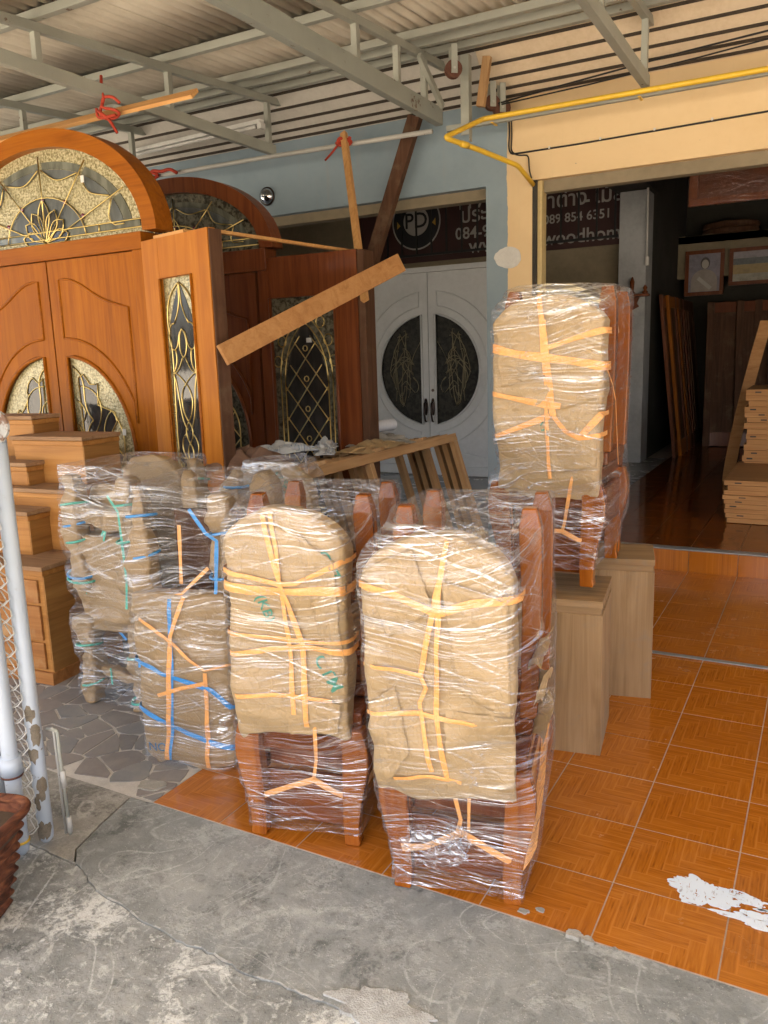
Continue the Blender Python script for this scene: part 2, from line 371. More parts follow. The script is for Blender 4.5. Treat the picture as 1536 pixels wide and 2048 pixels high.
# ---- glass
def m_goldglass(name, ca, cb, rough=.22, scale=110, metal=.25, spec=.8, bs=.9):
    M = Mat(name, ca, rough, metal, spec); v = M.coord('Object', (1, 1, 1)); vo = M.voro(v, scale, 'SMOOTH_F1'); n = M.noise(v, scale * .6, 3, .6)
    M.col(M.mix(n.ss(.38, .64), ca, cb)); M.bump(vo * .7 + n * .6, bs, .004); return M.m
mat_gold = m_goldglass('hammered amber glass', (.50, .44, .25), (.20, .165, .07))
mat_gold_dim = m_goldglass('hammered smoky glass', (.20, .19, .14), (.06, .055, .04), .15, 60)
def m_darkglass(name, c, rough):
    M = Mat(name, c, rough, 0, .6); v = M.coord('Object', (1, 1, 1)); n = M.noise(M.coord('Object', (4, 4, 1)), 3, 4, .6, .8)
    M.col(M.mix(n.ss(.35, .7) * .6, c, tuple(q * 2.4 + .01 for q in c))); M.bump(n, .15, .01); return M.m
mat_smoke = m_goldglass('dark rippled glass', (.03, .029, .023), (.008, .008, .007), .35, 40, .0, .06, .5)
mat_dark = m_darkglass('dark clear glass', (.022, .021, .02), .06)
mat_bevel = m_darkglass('bevelled grey glass', (.085, .088, .07), .08)
mat_grille = m_darkglass('ribbed grey glass', (.06, .066, .064), .3)
mat_brass = Mat('brass came', (.62, .47, .18), .28, 1).m
mat_ruby = Mat('purple glass jewel', (.16, .03, .06), .1, 0, .8, .5).m
mat_chrome = Mat('chrome lamp', (.6, .6, .6), .12, 1).m
mat_bronze = Mat('dark bronze', (.035, .022, .018), .3, .6).m
mat_banner = simple('maroon banner', (.045, .014, .012), .6, .2, 3, .05)
mat_lettering = simple('white lettering', (.4, .38, .35), .6, .1, 5, .02)
mat_ink = simple('black disc print', (.008, .009, .012), .5, .1, 5, .02)
mat_goldink = simple('gold print', (.45, .26, .04), .5, .1, 5, .02)
mat_rope = simple('red rope', (.42, .045, .02), .8, .4, 60, .5)
mat_whitedoor = simple('white door paint', (.50, .515, .52), .5, .2, 2.5, .08)
# ---- packing
def m_kraft(name, c):
    M = Mat(name, c, .5, 0, .45); v = M.coord('Object', (1, 1, 1), rand=6.0)
    n = M.noise(v, 5, 5, .6, .6); f = M.noise(v, 160, 3, .6)
    r1 = (M.noise(M.coord('Object', (1, 1, 1.2), rand=6.0), 9, 1.5, .5, .9) - .5).abs(); r2 = (M.noise(M.coord('Object', (1.4, 1, 1), rand=2.0), 21, 1.5, .5, .6) - .5).abs()
    crease = (r1.ss(0, .02)).inv() * n.ss(.42, .6)
    col = M.mix(n.ss(.3, .75) * .55, c, tuple(q * .72 for q in c)); col = M.mix(M.noise(v, 2.2, 2, .5).ss(.4, .65) * .35, col, tuple(min(1, q * 1.25) for q in c)); col = M.mix(crease * .2, col, tuple(min(1, q * 1.25) for q in c)); col = M.mix((f - .45) * .4, col, tuple(q * .7 for q in c))
    M.col(col); M.bump(r1.min(.06) * 3.0 + r2.min(.05) * 1.8 + n * .1, .5, .012); return M.m
mat_kraft = m_kraft('kraft paper', (.365, .25, .124))
mat_kraft_dark = m_kraft('brown packing paper', (.275, .187, .096))
def m_film(name='stretch film', K=1.0):
    M = Mat(name); nt = M.nt; nt.nodes.remove(M.b); out = [n for n in nt.nodes if n.type == 'OUTPUT_MATERIAL'][0]
    tc = M.n('ShaderNodeTexCoord'); uv = tc.outputs['UV']; u, v, _ = M.xyz(uv)
    oi = M.n('ShaderNodeObjectInfo'); rd = X(nt, oi.outputs['Random']) * 30.0
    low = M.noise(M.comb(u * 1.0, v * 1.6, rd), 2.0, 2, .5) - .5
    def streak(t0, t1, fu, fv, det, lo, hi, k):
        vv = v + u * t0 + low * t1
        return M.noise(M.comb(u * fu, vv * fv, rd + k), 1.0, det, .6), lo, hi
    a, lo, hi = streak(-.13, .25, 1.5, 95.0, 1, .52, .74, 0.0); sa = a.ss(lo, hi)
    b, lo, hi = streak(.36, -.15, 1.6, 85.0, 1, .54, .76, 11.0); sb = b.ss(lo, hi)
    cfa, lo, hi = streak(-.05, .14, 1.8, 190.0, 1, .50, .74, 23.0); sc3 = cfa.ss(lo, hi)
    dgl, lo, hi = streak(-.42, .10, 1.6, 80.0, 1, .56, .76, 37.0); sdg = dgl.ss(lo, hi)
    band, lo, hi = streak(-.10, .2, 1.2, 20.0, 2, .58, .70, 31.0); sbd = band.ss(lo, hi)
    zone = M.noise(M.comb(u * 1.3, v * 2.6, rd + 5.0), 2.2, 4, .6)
    lay = v.ss(.30, .40).inv().max(v.ss(.96, 1.06)); z1 = zone.ss(.40, .60).max(lay); z2 = M.noise(M.comb(u, v * 1.7, rd + 50.0), 2.6, 3, .6).ss(.44, .60).max(lay * .8)  # painted streaks and haze denser towards foot and top of the wrap
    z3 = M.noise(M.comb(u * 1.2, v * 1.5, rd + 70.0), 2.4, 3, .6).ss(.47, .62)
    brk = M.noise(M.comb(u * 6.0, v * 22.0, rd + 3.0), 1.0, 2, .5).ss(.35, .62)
    st = (sa * (z1 * .7 + .3)).max(sb * z2).max(sdg * z3).max(sc3 * (z1 * .62 + .16)) * (brk * .55 + .45)  # film folds, with their white highlights painted in as streaks
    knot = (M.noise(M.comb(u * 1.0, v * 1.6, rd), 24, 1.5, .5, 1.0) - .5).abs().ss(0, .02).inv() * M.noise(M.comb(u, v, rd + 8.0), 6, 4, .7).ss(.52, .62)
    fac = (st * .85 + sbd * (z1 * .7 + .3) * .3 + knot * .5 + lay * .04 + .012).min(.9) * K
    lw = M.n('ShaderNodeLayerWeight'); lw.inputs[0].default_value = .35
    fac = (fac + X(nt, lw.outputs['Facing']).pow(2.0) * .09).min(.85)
    h = a * .9 + b * .6 * z2 + dgl * .5 * z3 + cfa * .3 + knot * .7 + zone * 1.6
    bp = M.n('ShaderNodeBump'); bp.inputs['Strength'].default_value = .9; bp.inputs['Distance'].default_value = .009; M.l(h, bp.inputs['Height'])
    tr = M.n('ShaderNodeBsdfTransparent'); tr.inputs[0].default_value = (.975, .98, .985, 1)
    gl = M.n('ShaderNodeBsdfGlossy'); gl.inputs[0].default_value = (.9, .94, 1, 1); gl.inputs['Roughness'].default_value = .13; M.l(bp.outputs[0], gl.inputs['Normal'])
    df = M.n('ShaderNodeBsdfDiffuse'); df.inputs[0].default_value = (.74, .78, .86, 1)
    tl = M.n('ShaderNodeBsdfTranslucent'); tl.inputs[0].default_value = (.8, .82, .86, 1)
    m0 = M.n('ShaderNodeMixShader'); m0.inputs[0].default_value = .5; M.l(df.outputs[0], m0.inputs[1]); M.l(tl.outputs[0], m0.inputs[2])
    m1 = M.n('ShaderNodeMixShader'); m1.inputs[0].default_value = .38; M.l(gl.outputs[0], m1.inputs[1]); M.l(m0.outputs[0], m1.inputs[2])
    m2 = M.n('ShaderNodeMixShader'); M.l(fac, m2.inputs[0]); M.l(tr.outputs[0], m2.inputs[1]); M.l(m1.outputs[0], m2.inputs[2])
    M.l(m2.outputs[0], out.inputs['Surface']); return M.m
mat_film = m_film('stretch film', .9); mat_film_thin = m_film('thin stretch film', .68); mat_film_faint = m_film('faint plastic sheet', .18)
def m_twine(name, c):
    M = Mat(name, c, .45, 0, .5); v = M.coord('UV', (1, 60, 1)); n = M.noise(M.coord('Object', (40, 40, 40)), 3, 3)
    M.col(M.mix(n.ss(.35, .7) * .5, c, tuple(q * .72 for q in c))); M.bump(n, .4, .003); return M.m
mat_orange = m_twine('orange plastic twine', (.78, .36, .10)); mat_blue = m_twine('blue plastic twine', (.03, .25, .62)); mat_green = m_twine('green plastic twine', (.06, .38, .30))
mat_marker = simple('green marker ink', (.05, .22, .15), .7, .1, 9, .02)
mat_bluemarker = simple('blue marker ink', (.04, .12, .22), .7, .1, 9, .02)
# ============================================================ SETTING
# ground
mb = MB().box(-150, 150, -150, .9, -.35, -.012); struct(mb.build('street', mat_street))
# weathered outer concrete with a wandering front crack line
crack = [(-3.2, 1.50), (-2.3, 1.545), (-2.001, 1.524), (-1.822, 1.463), (-1.673, 1.438), (-1.542, 1.422), (-1.388, 1.412), (-1.211, 1.401), (-1.078, 1.411), (-.829, 1.419), (-.4, 1.42), (.4, 1.41), (2.5, 1.42), (6, 1.42)]
def refine(line, step=.02, amp=.006, seed=0):
    out = []
    for (a, b) in zip(line, line[1:]):
        L = math.dist(a, b); n = max(1, int(L / step)) if L < 1.5 else 8
        for i in range(n):
            t = i / n; x = a[0] + (b[0] - a[0]) * t; y = a[1] + (b[1] - a[1]) * t
            k = noise.noise((x * 9, y * 9, seed)) * amp + noise.noise((x * 34, y * 34, seed + 3)) * amp * .6
            out.append((x, y + k))
    out.append(line[-1]); return out
cr = refine(crack, .02, .012, 1)
outer_poly = [(-12, .9), (6, .9)] + [(x, y - .0012) for x, y in cr[::-1]] + [(-12, 1.5)]
mb = MB().prism([(x, y, -.3) for x, y in outer_poly], (0, 0, .3 - .0035)); ground = struct(mb.build('ground', mat_outer))
# apron slab: between crack and tiled floor
crack2 = [(-2.001, 1.524), (-2.066, 1.58), (-2.105, 1.72), (-2.144, 1.896), (-2.04, 1.905)]
c2 = refine(crack2, .02, .01, 5)
i0 = min(range(len(cr)), key=lambda i: abs(cr[i][0] + 2.001))
apron = [(x, y + .0016 + .004 * max(0, noise.noise((x * 7, 3, 0)))) for x, y in cr[i0:]] + [(6, 1.9)] + [(x + .004, y) for x, y in c2[::-1]]
mb = MB().prism([(x, y, -.3) for x, y in apron], (0, 0, .3 + .0005)); struct(mb.build('concrete_apron', mat_apron))
slab = [(-12, 1.5)] + [(x, y + .004) for x, y in cr[:i0 + 1]] + [(x - .005, y) for x, y in c2[1:-1]] + [(-2.2, 1.905), (-12, 1.905)]
mb = MB().prism([(x, y, -.3) for x, y in slab], (0, 0, .3 - .001)); struct(mb.build('entrance_slab', mat_slab))
# pale filler along the crack, a cement patch, thin pale line
def blob(cx, cy, rx, ry, z, seed, n=60, rot=0, jag=.35):
    P = []
    for i in range(n):
        a = 2 * math.pi * i / n; k = 1 + jag * noise.fractal((math.cos(a) * 1.5 + seed, math.sin(a) * 1.5, seed), 1.0, 2.0, 5)
        x = rx * k * math.cos(a); y = ry * k * math.sin(a)
        P.append((cx + x * math.cos(rot) - y * math.sin(rot), cy + x * math.sin(rot) + y * math.cos(rot), z))
    return P
mat_patch = simple('pale cement patch', (.47, .48, .46), .9, .5, 22, .8, dark=(.25, .24, .215), dist=.01)
mat_filler = simple('pale crack filler', (.5, .52, .52), .9, .5, 40, .4, dark=(.28, .27, .25))
mb = MB()
for i in range(len(cr) - 1):
    x, y = cr[i]
    if -1.78 < x < -.95:
        wv = max(0.0, .0015 + .011 * noise.noise((x * 11, 2, 0)) + .004 * noise.noise((x * 50, 2, 3)))
        if wv > .002:
            mb.add([(x, y - wv, .0045), (cr[i + 1][0], cr[i + 1][1] - wv, .0045), (cr[i + 1][0], cr[i + 1][1] + wv * .6, .0045), (x, y + wv * .6, .0045)], [(0, 1, 2, 3)])
o = mb.build('crack_filler', mat_filler); struct(o)
mb = MB().prism(blob(-.86, 1.455, .13, .058, -.004, 2.2, 110, R(8), .55), (0, 0, .0095)); struct(mb.build('cement_patch', mat_patch))
mb = MB().prism(blob(-.62, 1.40, .2, .06, -.004, 5.2, 110, R(4), .55), (0, 0, .0075)); struct(mb.build('cement_patch', mat_patch))
mb = MB().prism(blob(-2.125, 1.99, .055, .035, -.002, 3.3, 40, .3, .2), (0, 0, .010)); struct(mb.build('mortar_blob', mat_slab))
mb = MB()
for k in range(40):
    t = k / 40; x = -2.03 + .12 * t + .0; y = 1.47 - .24 * t; x2 = -2.03 + .12 * (t + .025); y2 = 1.47 - .24 * (t + .025); w_ = .0035 + .003 * noise.noise((t * 20, 0, 4))
    mb.add([(x - w_, y, -.001), (x2 - w_, y2, -.001), (x2 + w_, y2, -.001), (x + w_, y, -.001)], [(0, 1, 2, 3)])
struct(mb.build('score_line', mat_filler))

# tiled floor: grout bed with each tile its own piece
bed = MB().box(-2.04, 4.4, 1.905, 5.79, -.3, .0017); floor = struct(bed.build('tiled_floor', mat_grout))
def tile_mesh(w_, d_, m, name='tile', x0=0, y0=0):
    me = MB().box(.0021, w_ - .0021, .0027, d_ - .0027, -.006, .0031).mesh(name); me.materials.append(m); return me
tm = tile_mesh(TILE, TILE, mat_tile)
GX, GY = -.467, 1.905 + .268
rows = [(1.905, GY)] + [(GY + i * TILE, GY + (i + 1) * TILE) for i in range(11)] + [(GY + 11 * TILE, 5.79)]
tcut = tile_mesh(TILE, .268, mat_tile); tlast = tile_mesh(TILE, 5.79 - GY - 11 * TILE, mat_tile)
for j, (ya, yb) in enumerate(rows):
    for i in range(-4, 8):
        me = tcut if j == 0 else (tlast if j == 12 else tm)
        o = inst('tile', me, floor, (GX + i * TILE, ya, random.uniform(-.0004, .0004)), (random.uniform(-.0008, .0008), random.uniform(-.0008, .0008), 0))
# narrow left column of cut tiles
wleft = GX - 4 * TILE + 2.04
tl_m = tile_mesh(wleft, TILE, mat_tile)
for j, (ya, yb) in enumerate(rows[:-1]):
    inst('tile', tl_m if j else tile_mesh(wleft, .268, mat_tile), floor, (-2.04, ya, 0))
st = MB().box(-2.0, 4.4, 4.10, 4.135, .0045, .0085); o = struct(st.build('floor_track', mat_strip, bevel=.001))
# flaked white paint on the tiles
def m_flake():
    M = Mat('flaked white paint', (.66, .74, .82), .6, 0, .4); v = M.coord('Object', (1, 1, 1)); n = M.noise(v, 34, 6, .72, .3); f = M.noise(M.coord('Object', (90, 24, 1), rot=(0, 0, .6)), 1.2, 4, .6)
    sc1 = M.noise(M.coord('Object', (14, 120, 1), rot=(0, 0, .7)), 1.0, 3, .6)
    M.col(M.mix(f.ss(.58, .7) * .7, (.66, .74, .82), (.25, .22, .22)))
    tr = M.n('ShaderNodeBsdfTransparent'); mx = M.n('ShaderNodeMixShader'); out = [q for q in M.nt.nodes if q.type == 'OUTPUT_MATERIAL'][0]
    hole = (n.gt(.6)).max(sc1.gt(.645)).max(M.noise(M.coord('Object', (110, 16, 1), rot=(0, 0, -.5)), 1.0, 3, .6).gt(.66)); M.l(hole, mx.inputs[0]); M.l(M.b.outputs[0], mx.inputs[1]); M.l(tr.outputs[0], mx.inputs[2]); M.l(mx.outputs[0], out.inputs[0]); return M.m
mat_flake = m_flake()
mb = MB()
P1 = blob(-.222, 2.238, .085, .062, .0046, 9.1, 120, R(-8), .55); mb.prism(P1, (0, 0, .0012))
mb.prism(blob(-.12, 2.262, .07, .022, .0046, 2.7, 70, R(-4), .5), (0, 0, .001))
mb.prism(blob(-.06, 2.178, .13, .032, .0047, 6.4, 80, R(4), .5), (0, 0, .001))
for q in range(9): mb.prism(blob(-.1 + random.uniform(-.05, .09), 2.222 + random.uniform(-.016, .02), .012, .005, .0046, q * 1.7, 14, 0, .5), (0, 0, .001))
struct(mb.build('paint_spill', mat_flake))
# mortar crumbs at the tile edge
for q, (x, y, r) in enumerate(((-.505, 1.90, .022), (-.47, 1.897, .017), (-.40, 1.9, .008), (-.66, 1.935, .016), (-.62, 1.96, .012))):
    struct(MB().prism(blob(x, y, r, r * .6, .001, q + .3, 18, 0, .5), (0, 0, .006 + .006 * (q < 2))).build('mortar_blob', mat_slab))

# crazy paving
def voronoi_cells(x0, x1, y0, y1, sx, sy, seed):
    rnd = random.Random(seed); pts = []
    nx, ny = int((x1 - x0) / sx), int((y1 - y0) / sy)
    for j in range(-1, ny + 1):
        for i in range(-1, nx + 1):
            if rnd.random() < .84: pts.append((x0 + (i + .5 + rnd.uniform(-.5, .5) + .25 * (j % 2)) * sx, y0 + (j + .5 + rnd.uniform(-.5, .5)) * sy))
    cells = []
    for i, p in enumerate(pts):
        if not (x0 <= p[0] <= x1 and y0 <= p[1] <= y1): continue
        poly = [(x0, y0), (x1, y0), (x1, y1), (x0, y1)]
        for j, q in enumerate(pts):
            if i == j or abs(q[0] - p[0]) > 3.2 * sx or abs(q[1] - p[1]) > 3.2 * sy: continue
            mx, my = (p[0] + q[0]) / 2, (p[1] + q[1]) / 2; nx_, ny_ = q[0] - p[0], q[1] - p[1]; out = []
            for a, b in zip(poly, poly[1:] + poly[:1]):
                da = (a[0] - mx) * nx_ + (a[1] - my) * ny_; db = (b[0] - mx) * nx_ + (b[1] - my) * ny_
                if da <= 0: out.append(a)
                if da * db < 0:
                    t = da / (da - db); out.append((a[0] + (b[0] - a[0]) * t, a[1] + (b[1] - a[1]) * t))
            poly = out
            if len(poly) < 3: break
        if len(poly) >= 3: cells.append((p, poly))
    return cells
pav = struct(MB().box(-8.5, -2.046, 1.905, 5.79, -.3, -.0012).build('paved_floor', mat_mortar))
def inset(poly, d):
    c = (sum(p[0] for p in poly) / len(poly), sum(p[1] for p in poly) / len(poly)); n = len(poly); out = []
    for i in range(n):
        a, b, e = Vector(poly[i - 1]), Vector(poly[i]), Vector(poly[(i + 1) % n])
        u = (a - b); v = (e - b)
        if u.length < 1e-5 or v.length < 1e-5: continue
        u.normalize(); v.normalize(); s = (u + v)
        if s.length < 1e-3: s = Vector(c) - b
        s.normalize(); sn = max(.35, abs(u.x * v.y - u.y * v.x)); sh = math.sqrt(max(.05, (1 - u.dot(v)) / 2))
        q = b + s * min(d / sh, .03); out.append((q.x, q.y))
    return out
cells = voronoi_cells(-3.9, -2.046, 1.91, 3.6, .12, .095, 5)
for p, poly in cells:
    pts2 = []
    for a, b in zip(poly, poly[1:] + poly[:1]):
        if math.dist(a, b) < .008: continue
        pts2.append(a)
        if math.dist(a, b) > .05: pts2.append(((a[0] + b[0]) / 2 + random.uniform(-.003, .003), (a[1] + b[1]) / 2 + random.uniform(-.003, .003)))
    q = inset(pts2, .0062)
    if len(q) < 3: continue
    mb = MB().prism([(x - p[0], y - p[1], -.004) for x, y in q], (0, 0, .0055 + random.uniform(0, .0015)))
    me = mb.mesh('paving_stone'); me.materials.append(mat_stone); o = inst('paving_stone', me, pav, (p[0], p[1], 0))
mb = MB()
for p, poly in voronoi_cells(-8.4, -3.91, 1.91, 5.7, .3, .24, 6) + voronoi_cells(-3.9, -2.046, 3.61, 5.7, .22, .18, 9):
    mb.prism([(x, y, -.005) for x, y in inset(poly, .006)], (0, 0, .0065))
o = mb.build('paving_stones_beyond', mat_stone, pav); o['kind'] = 'stuff'

# raised inner floor with riser tiles and aluminium nosing
zi = .160
inner = struct(MB().box(-8.5, 4.4, 5.804, 13.0, -.3, zi - .004).build('inner_floor', mat_grout))
t2 = MB().box(.002, TILE - .002, .002, TILE - .002, -.004, .003).mesh('tile'); t2.materials.append(mat_tile_shaded)
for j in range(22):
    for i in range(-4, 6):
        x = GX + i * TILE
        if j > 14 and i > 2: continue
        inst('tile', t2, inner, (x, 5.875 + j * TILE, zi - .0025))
t3 = MB().box(.002, .598, .002, .598, -.004, .003).mesh('tile'); t3.materials.append(mat_innerfloor)
for j in range(8):
    for i in range(8): inst('tile', t3, inner, (GX - 4 * TILE - .602 * (i + 1), 5.875 + j * .6, zi - .0025))
rt = MB().box(.002, TILE - .002, -.004, .004, .002, .150).mesh('riser_tile'); rt.materials.append(mat_tile)
for i in range(-4, 8): inst('riser_tile', rt, inner, (GX + i * TILE, 5.797, 0))
struct(MB().box(-1.86, 3.595, 5.785, 5.868, zi - .003, zi + .003).build('step_nosing', mat_strip, bevel=.001))

# facade wall: openings on the blue and the cream side
mb = MB()
mb.box(-9, -6.2, 5.8, 6.05, -.1, 4.3)                 # far left pier
mb.box(-6.2, -2.273, 5.8, 6.05, 2.735, 4.3)           # blue lintel
mb.box(-2.273, -1.925, 5.8, 6.05, -.1, 4.3)           # shared pillar
mb.box(-1.925, 4.4, 5.8, 6.05, 2.735, 4.3)            # cream lintel
mb.box(3.6, 4.4, 5.8, 6.05, -.1, 2.735)
wall = mb.build('front_wall', mat_wall); struct(wall)
for nm, bxs in (('lintel_lip', (-1.86, 3.6, 5.86, 5.95, 2.655, 2.735)), ('lintel_lip', (-6.2, -2.275, 5.87, 5.98, 2.66, 2.734))):
    struct(MB().box(*bxs).build(nm, mat_innerwall))
struct(MB().box(-1.924, -1.862, 5.83, 5.93, zi, 2.733).build('shutter_guide', simple('cream shutter guide', (.56, .43, .2), .5, .3, 8, .1), bevel=.004))
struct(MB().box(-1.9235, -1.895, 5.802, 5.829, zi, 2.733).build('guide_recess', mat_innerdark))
# plaster patch on the pillar where the colours meet, and anchor holes
tag(MB().prism([(x, 5.799, z) for x, z, _ in [(q[0], q[1], 0) for q in blob(-2.106, 2.226, .1, .072, 0, 4.4, 50, 0, .12)]], (0, -.004, 0)).build('filler_patch', mat_white), 'oval off-white filler patch where blue and cream paint meet', 'patch')
# inner room
mb = MB()
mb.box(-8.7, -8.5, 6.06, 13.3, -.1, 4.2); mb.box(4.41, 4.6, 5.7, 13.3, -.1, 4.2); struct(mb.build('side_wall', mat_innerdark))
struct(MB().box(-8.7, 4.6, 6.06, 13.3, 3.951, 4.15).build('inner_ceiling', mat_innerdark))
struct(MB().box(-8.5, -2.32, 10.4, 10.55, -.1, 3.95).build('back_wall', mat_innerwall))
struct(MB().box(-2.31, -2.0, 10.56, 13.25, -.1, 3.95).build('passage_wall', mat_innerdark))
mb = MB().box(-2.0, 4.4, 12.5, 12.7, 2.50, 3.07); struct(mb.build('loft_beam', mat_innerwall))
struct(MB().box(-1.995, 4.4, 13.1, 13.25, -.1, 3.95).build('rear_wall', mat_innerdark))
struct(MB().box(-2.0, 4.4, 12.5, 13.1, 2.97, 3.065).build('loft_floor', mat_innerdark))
col_ = MB().box(-2.305, -1.985, 10.18, 10.55, zi, 3.36); tag(col_.build('column', mat_column, bevel=.006), 'pale grey square column standing inside the cream opening', 'column')
tag(MB().box(-2.36, -1.93, 7.2, 10.56, 3.362, 3.945).build('ceiling_beam', mat_innerdark, bevel=.006), 'grey concrete ceiling beam running to the top of the column', 'beam')
# ============================================================ CANOPY
def zr(y): return 3.358 + .068 * (y - 3.31)
Y0 = -1.2
roof = thing('canopy_roof', 'corrugated grey sheet roof over the forecourt', 'roof', (0, 0, 0))
PITCH, SW, SL = .0775, .62, 1.16
mb = MB(); nx = 9 * 8; SWX = PITCH * 9
mb.grid(lambda i, j: (i * SWX / nx, j * SL, .011 * math.cos(2 * math.pi * i / 8) + .068 * j * SL), nx + 1, 2)
sheet = mb.mesh('roof_sheet'); sheet.materials.append(mat_roof); sheet.polygons.foreach_set('use_smooth', [True] * len(sheet.polygons))
added_sheet = sheet.copy(); added_sheet.materials.clear(); added_sheet.materials.append(mat_added_sheet)  # unseen translucent sheets, added to brighten the raised bundle and cream wall
for j in range(7):
    y = 5.5 - SL - j * (SL - .1)
    for i in range(21):
        o = inst('roof_sheet', added_sheet if (j in (2, 3) and 12 <= i <= 14) else sheet, roof, (-8.6 + i * (SW - .0), y, zr(y) + .100 - .007 * (i % 2)), (R(-.25), 0, 0))
        m = o.modifiers.new('thick', 'SOLIDIFY'); m.thickness = .006; m.offset = 1
TR = [(-6.75, 'beyond the arched doors at the far left'), (-5.32, 'behind the plank tied above the arched door'), (-3.90, 'between the round wall lamp and the hanging plank'), (-2.49, 'with the thick rust spotted lower beam over the middle'), (-1.10, 'meeting the yellow pipe'), (.35, 'at the far right of the cream wall'), (1.8, 'above the right end of the cream opening')]
for k, (x, where) in enumerate(TR):
    t = thing('roof_truss', 'grey steel roof truss ' + where, 'truss', (x, 5.45, 3.09), 0, 'steel trusses of the canopy')
    big = k == 3; lo = 3.115 - 3.09
    wd, ht = (.055, .105) if big else (.045, .07)
    m_ = mat_steel_rust if big else mat_steel
    MB().box(-wd / 2, wd / 2, Y0 - 5.45, .035, lo - .005, lo + ht).build('bottom_chord', m_, t, bevel=.003)
    if big:
        for sy in (-2.05, -1.35, -.75): MB().prism([(-wd / 2 - .001, sy + a, lo + .02 + b) for a, b in ((0, 0), (.11, .005), (.13, .04), (.03, .05))], (.002, 0, 0)).build('rust_scar', mat_rust, t)
    MB().bar((0, Y0 - 5.45, zr(Y0) - 3.09), (0, .30, zr(5.75) - 3.09), .04, .05).build('top_chord', mat_steel, t, bevel=.003)
    for y in (5.42, 4.345, 3.32, 2.29, 1.26, .23, -.8):
        if big and y > 4: continue
        MB().box(-.019, .019, y - 5.45 - .02, y - 5.45 + .02, lo + ht + .001, zr(y) - 3.09 - .024).build('strut', mat_steel, t, bevel=.002)
    if big:
        for y, dx in ((5.25, 0), (4.86, 0), (4.35, 0)): MB().box(-.019 + dx, .019 + dx, y - 5.45 - .02, y - 5.45 + .02, lo + ht + .001, zr(y) - 3.09 - .024).build('strut', mat_steel, t, bevel=.002)
        MB().bar((.03, -.33, zr(5.1) - 3.115), (.04, .0, lo + ht), .03, .04).build('brace', mat_steel, t, bevel=.002)
for y, where in ((-1.4, 'nearest the street'), (-.4, 'over the pavement edge'), (.6, 'above the open forecourt'), (1.6, 'over the street side of the tiled floor'), (2.6, 'in front of the hanging plank'), (3.31, 'crossing the top left corner of the view'), (4.32, 'over the front arched door'), (4.97, 'over the rear arched door'), (5.16, 'next but one to the slatted soffit'), (5.375, 'running along the slatted soffit')):
    MBb = MB().box(-8.6, 4.3, y - .022, y + .022, zr(y) + .027, zr(y) + .074)
    tag(MBb.build('roof_purlin', mat_steel, bevel=.003), 'grey steel purlin ' + where, 'purlin', 'purlins under the sheet roof')
# slatted soffit between wall and last purlin
A_, B_ = Vector((0, 5.795, 3.285)), Vector((0, 5.42, 3.64)); nrm = Vector((0, -.36, -.38)).normalized()
ts = [0.0, .055, .175, .335, .53, .76, 1.0]
for nm, xa, xb, m_, lab in (('slatted_soffit', -8.6, -2.235, mat_soffit_grey, 'pale grey slatted soffit above the blue wall'), ('slatted_soffit', -2.232, 4.3, mat_soffit_cream, 'cream slatted soffit above the cream wall')):
    s_ = thing(nm, lab, 'soffit', ((xa + xb) / 2, 5.8, 3.28), 0, 'slatted soffits')
    base = Vector(((xa + xb) / 2, 5.8, 3.28)); hx = (xb - xa) / 2
    for a, b in zip(ts, ts[1:]):
        p = A_.lerp(B_, a + .012) - base + nrm * 0; q = A_.lerp(B_, b - .012) - base
        MB().prism([(-hx, p.y, p.z), (hx, p.y, p.z), (hx, q.y, q.z), (-hx, q.y, q.z)], tuple(-nrm * .012)).build('soffit_board', m_, s_)
    for a in ts[1:-1]:
        p = A_.lerp(B_, a) - base + nrm * .004; MB().bar((-hx, p.y, p.z), (hx, p.y, p.z), .018, .012, nrm).build('joint_bar', mat_gap, s_)
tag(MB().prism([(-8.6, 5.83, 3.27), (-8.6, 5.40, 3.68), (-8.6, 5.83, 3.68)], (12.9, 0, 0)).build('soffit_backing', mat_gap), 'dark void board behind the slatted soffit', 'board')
# rails and pipes
tag(MB().tube([(-5.4, 5.44, 3.105), (-4.0, 5.45, 3.10), (-2.53, 5.45, 3.075)], .0165, 10).build('conduit_pipe', mat_galv, smooth=True), 'thin galvanised pipe along the blue wall below the trusses', 'pipe')
tag(MB().box(-2.42, 4.3, 5.44, 5.475, 3.055, 3.09).build('steel_rail', mat_steel, bevel=.002), 'grey square steel rail just behind the yellow pipe', 'rail')
yp = thing('yellow_pipe', 'bright yellow bent pipe along the cream wall', 'pipe', (-1.9, 5.7, 2.7))
def rel(pts, o): return [(p[0] - o[0], p[1] - o[1], p[2] - o[2]) for p in pts]
YO = (-1.9, 5.7, 2.7)
def rounded(pts, r=.05, n=5):
    out = [Vector(pts[0])]
    for a, b, c in zip(pts, pts[1:], pts[2:]):
        a, b, c = Vector(a), Vector(b), Vector(c); u = (a - b).normalized() * min(r, (a - b).length * .45); v = (c - b).normalized() * min(r, (c - b).length * .45)
        for i in range(n + 1):
            t = i / n; out.append((b + u).lerp(b, t).lerp(b.lerp(b + v, t), t))
    out.append(Vector(pts[-1])); return out
MB().tube(rounded(rel([(4.2, 5.37, 3.052), (-2.12, 5.37, 3.072), (-2.215, 4.95, 2.885), (-2.1, 5.2, 2.85), (-1.946, 5.56, 2.792), (-1.91, 5.775, 2.70)], YO), .04), .0165, 10).build('pipe', mat_yellow, yp, smooth=True)
MB().tube(rel([(-2.155, 5.075, 2.865), (-2.13, 5.13, 2.86)], YO), .0205, 10).build('coupling', mat_yellow, yp, smooth=True)
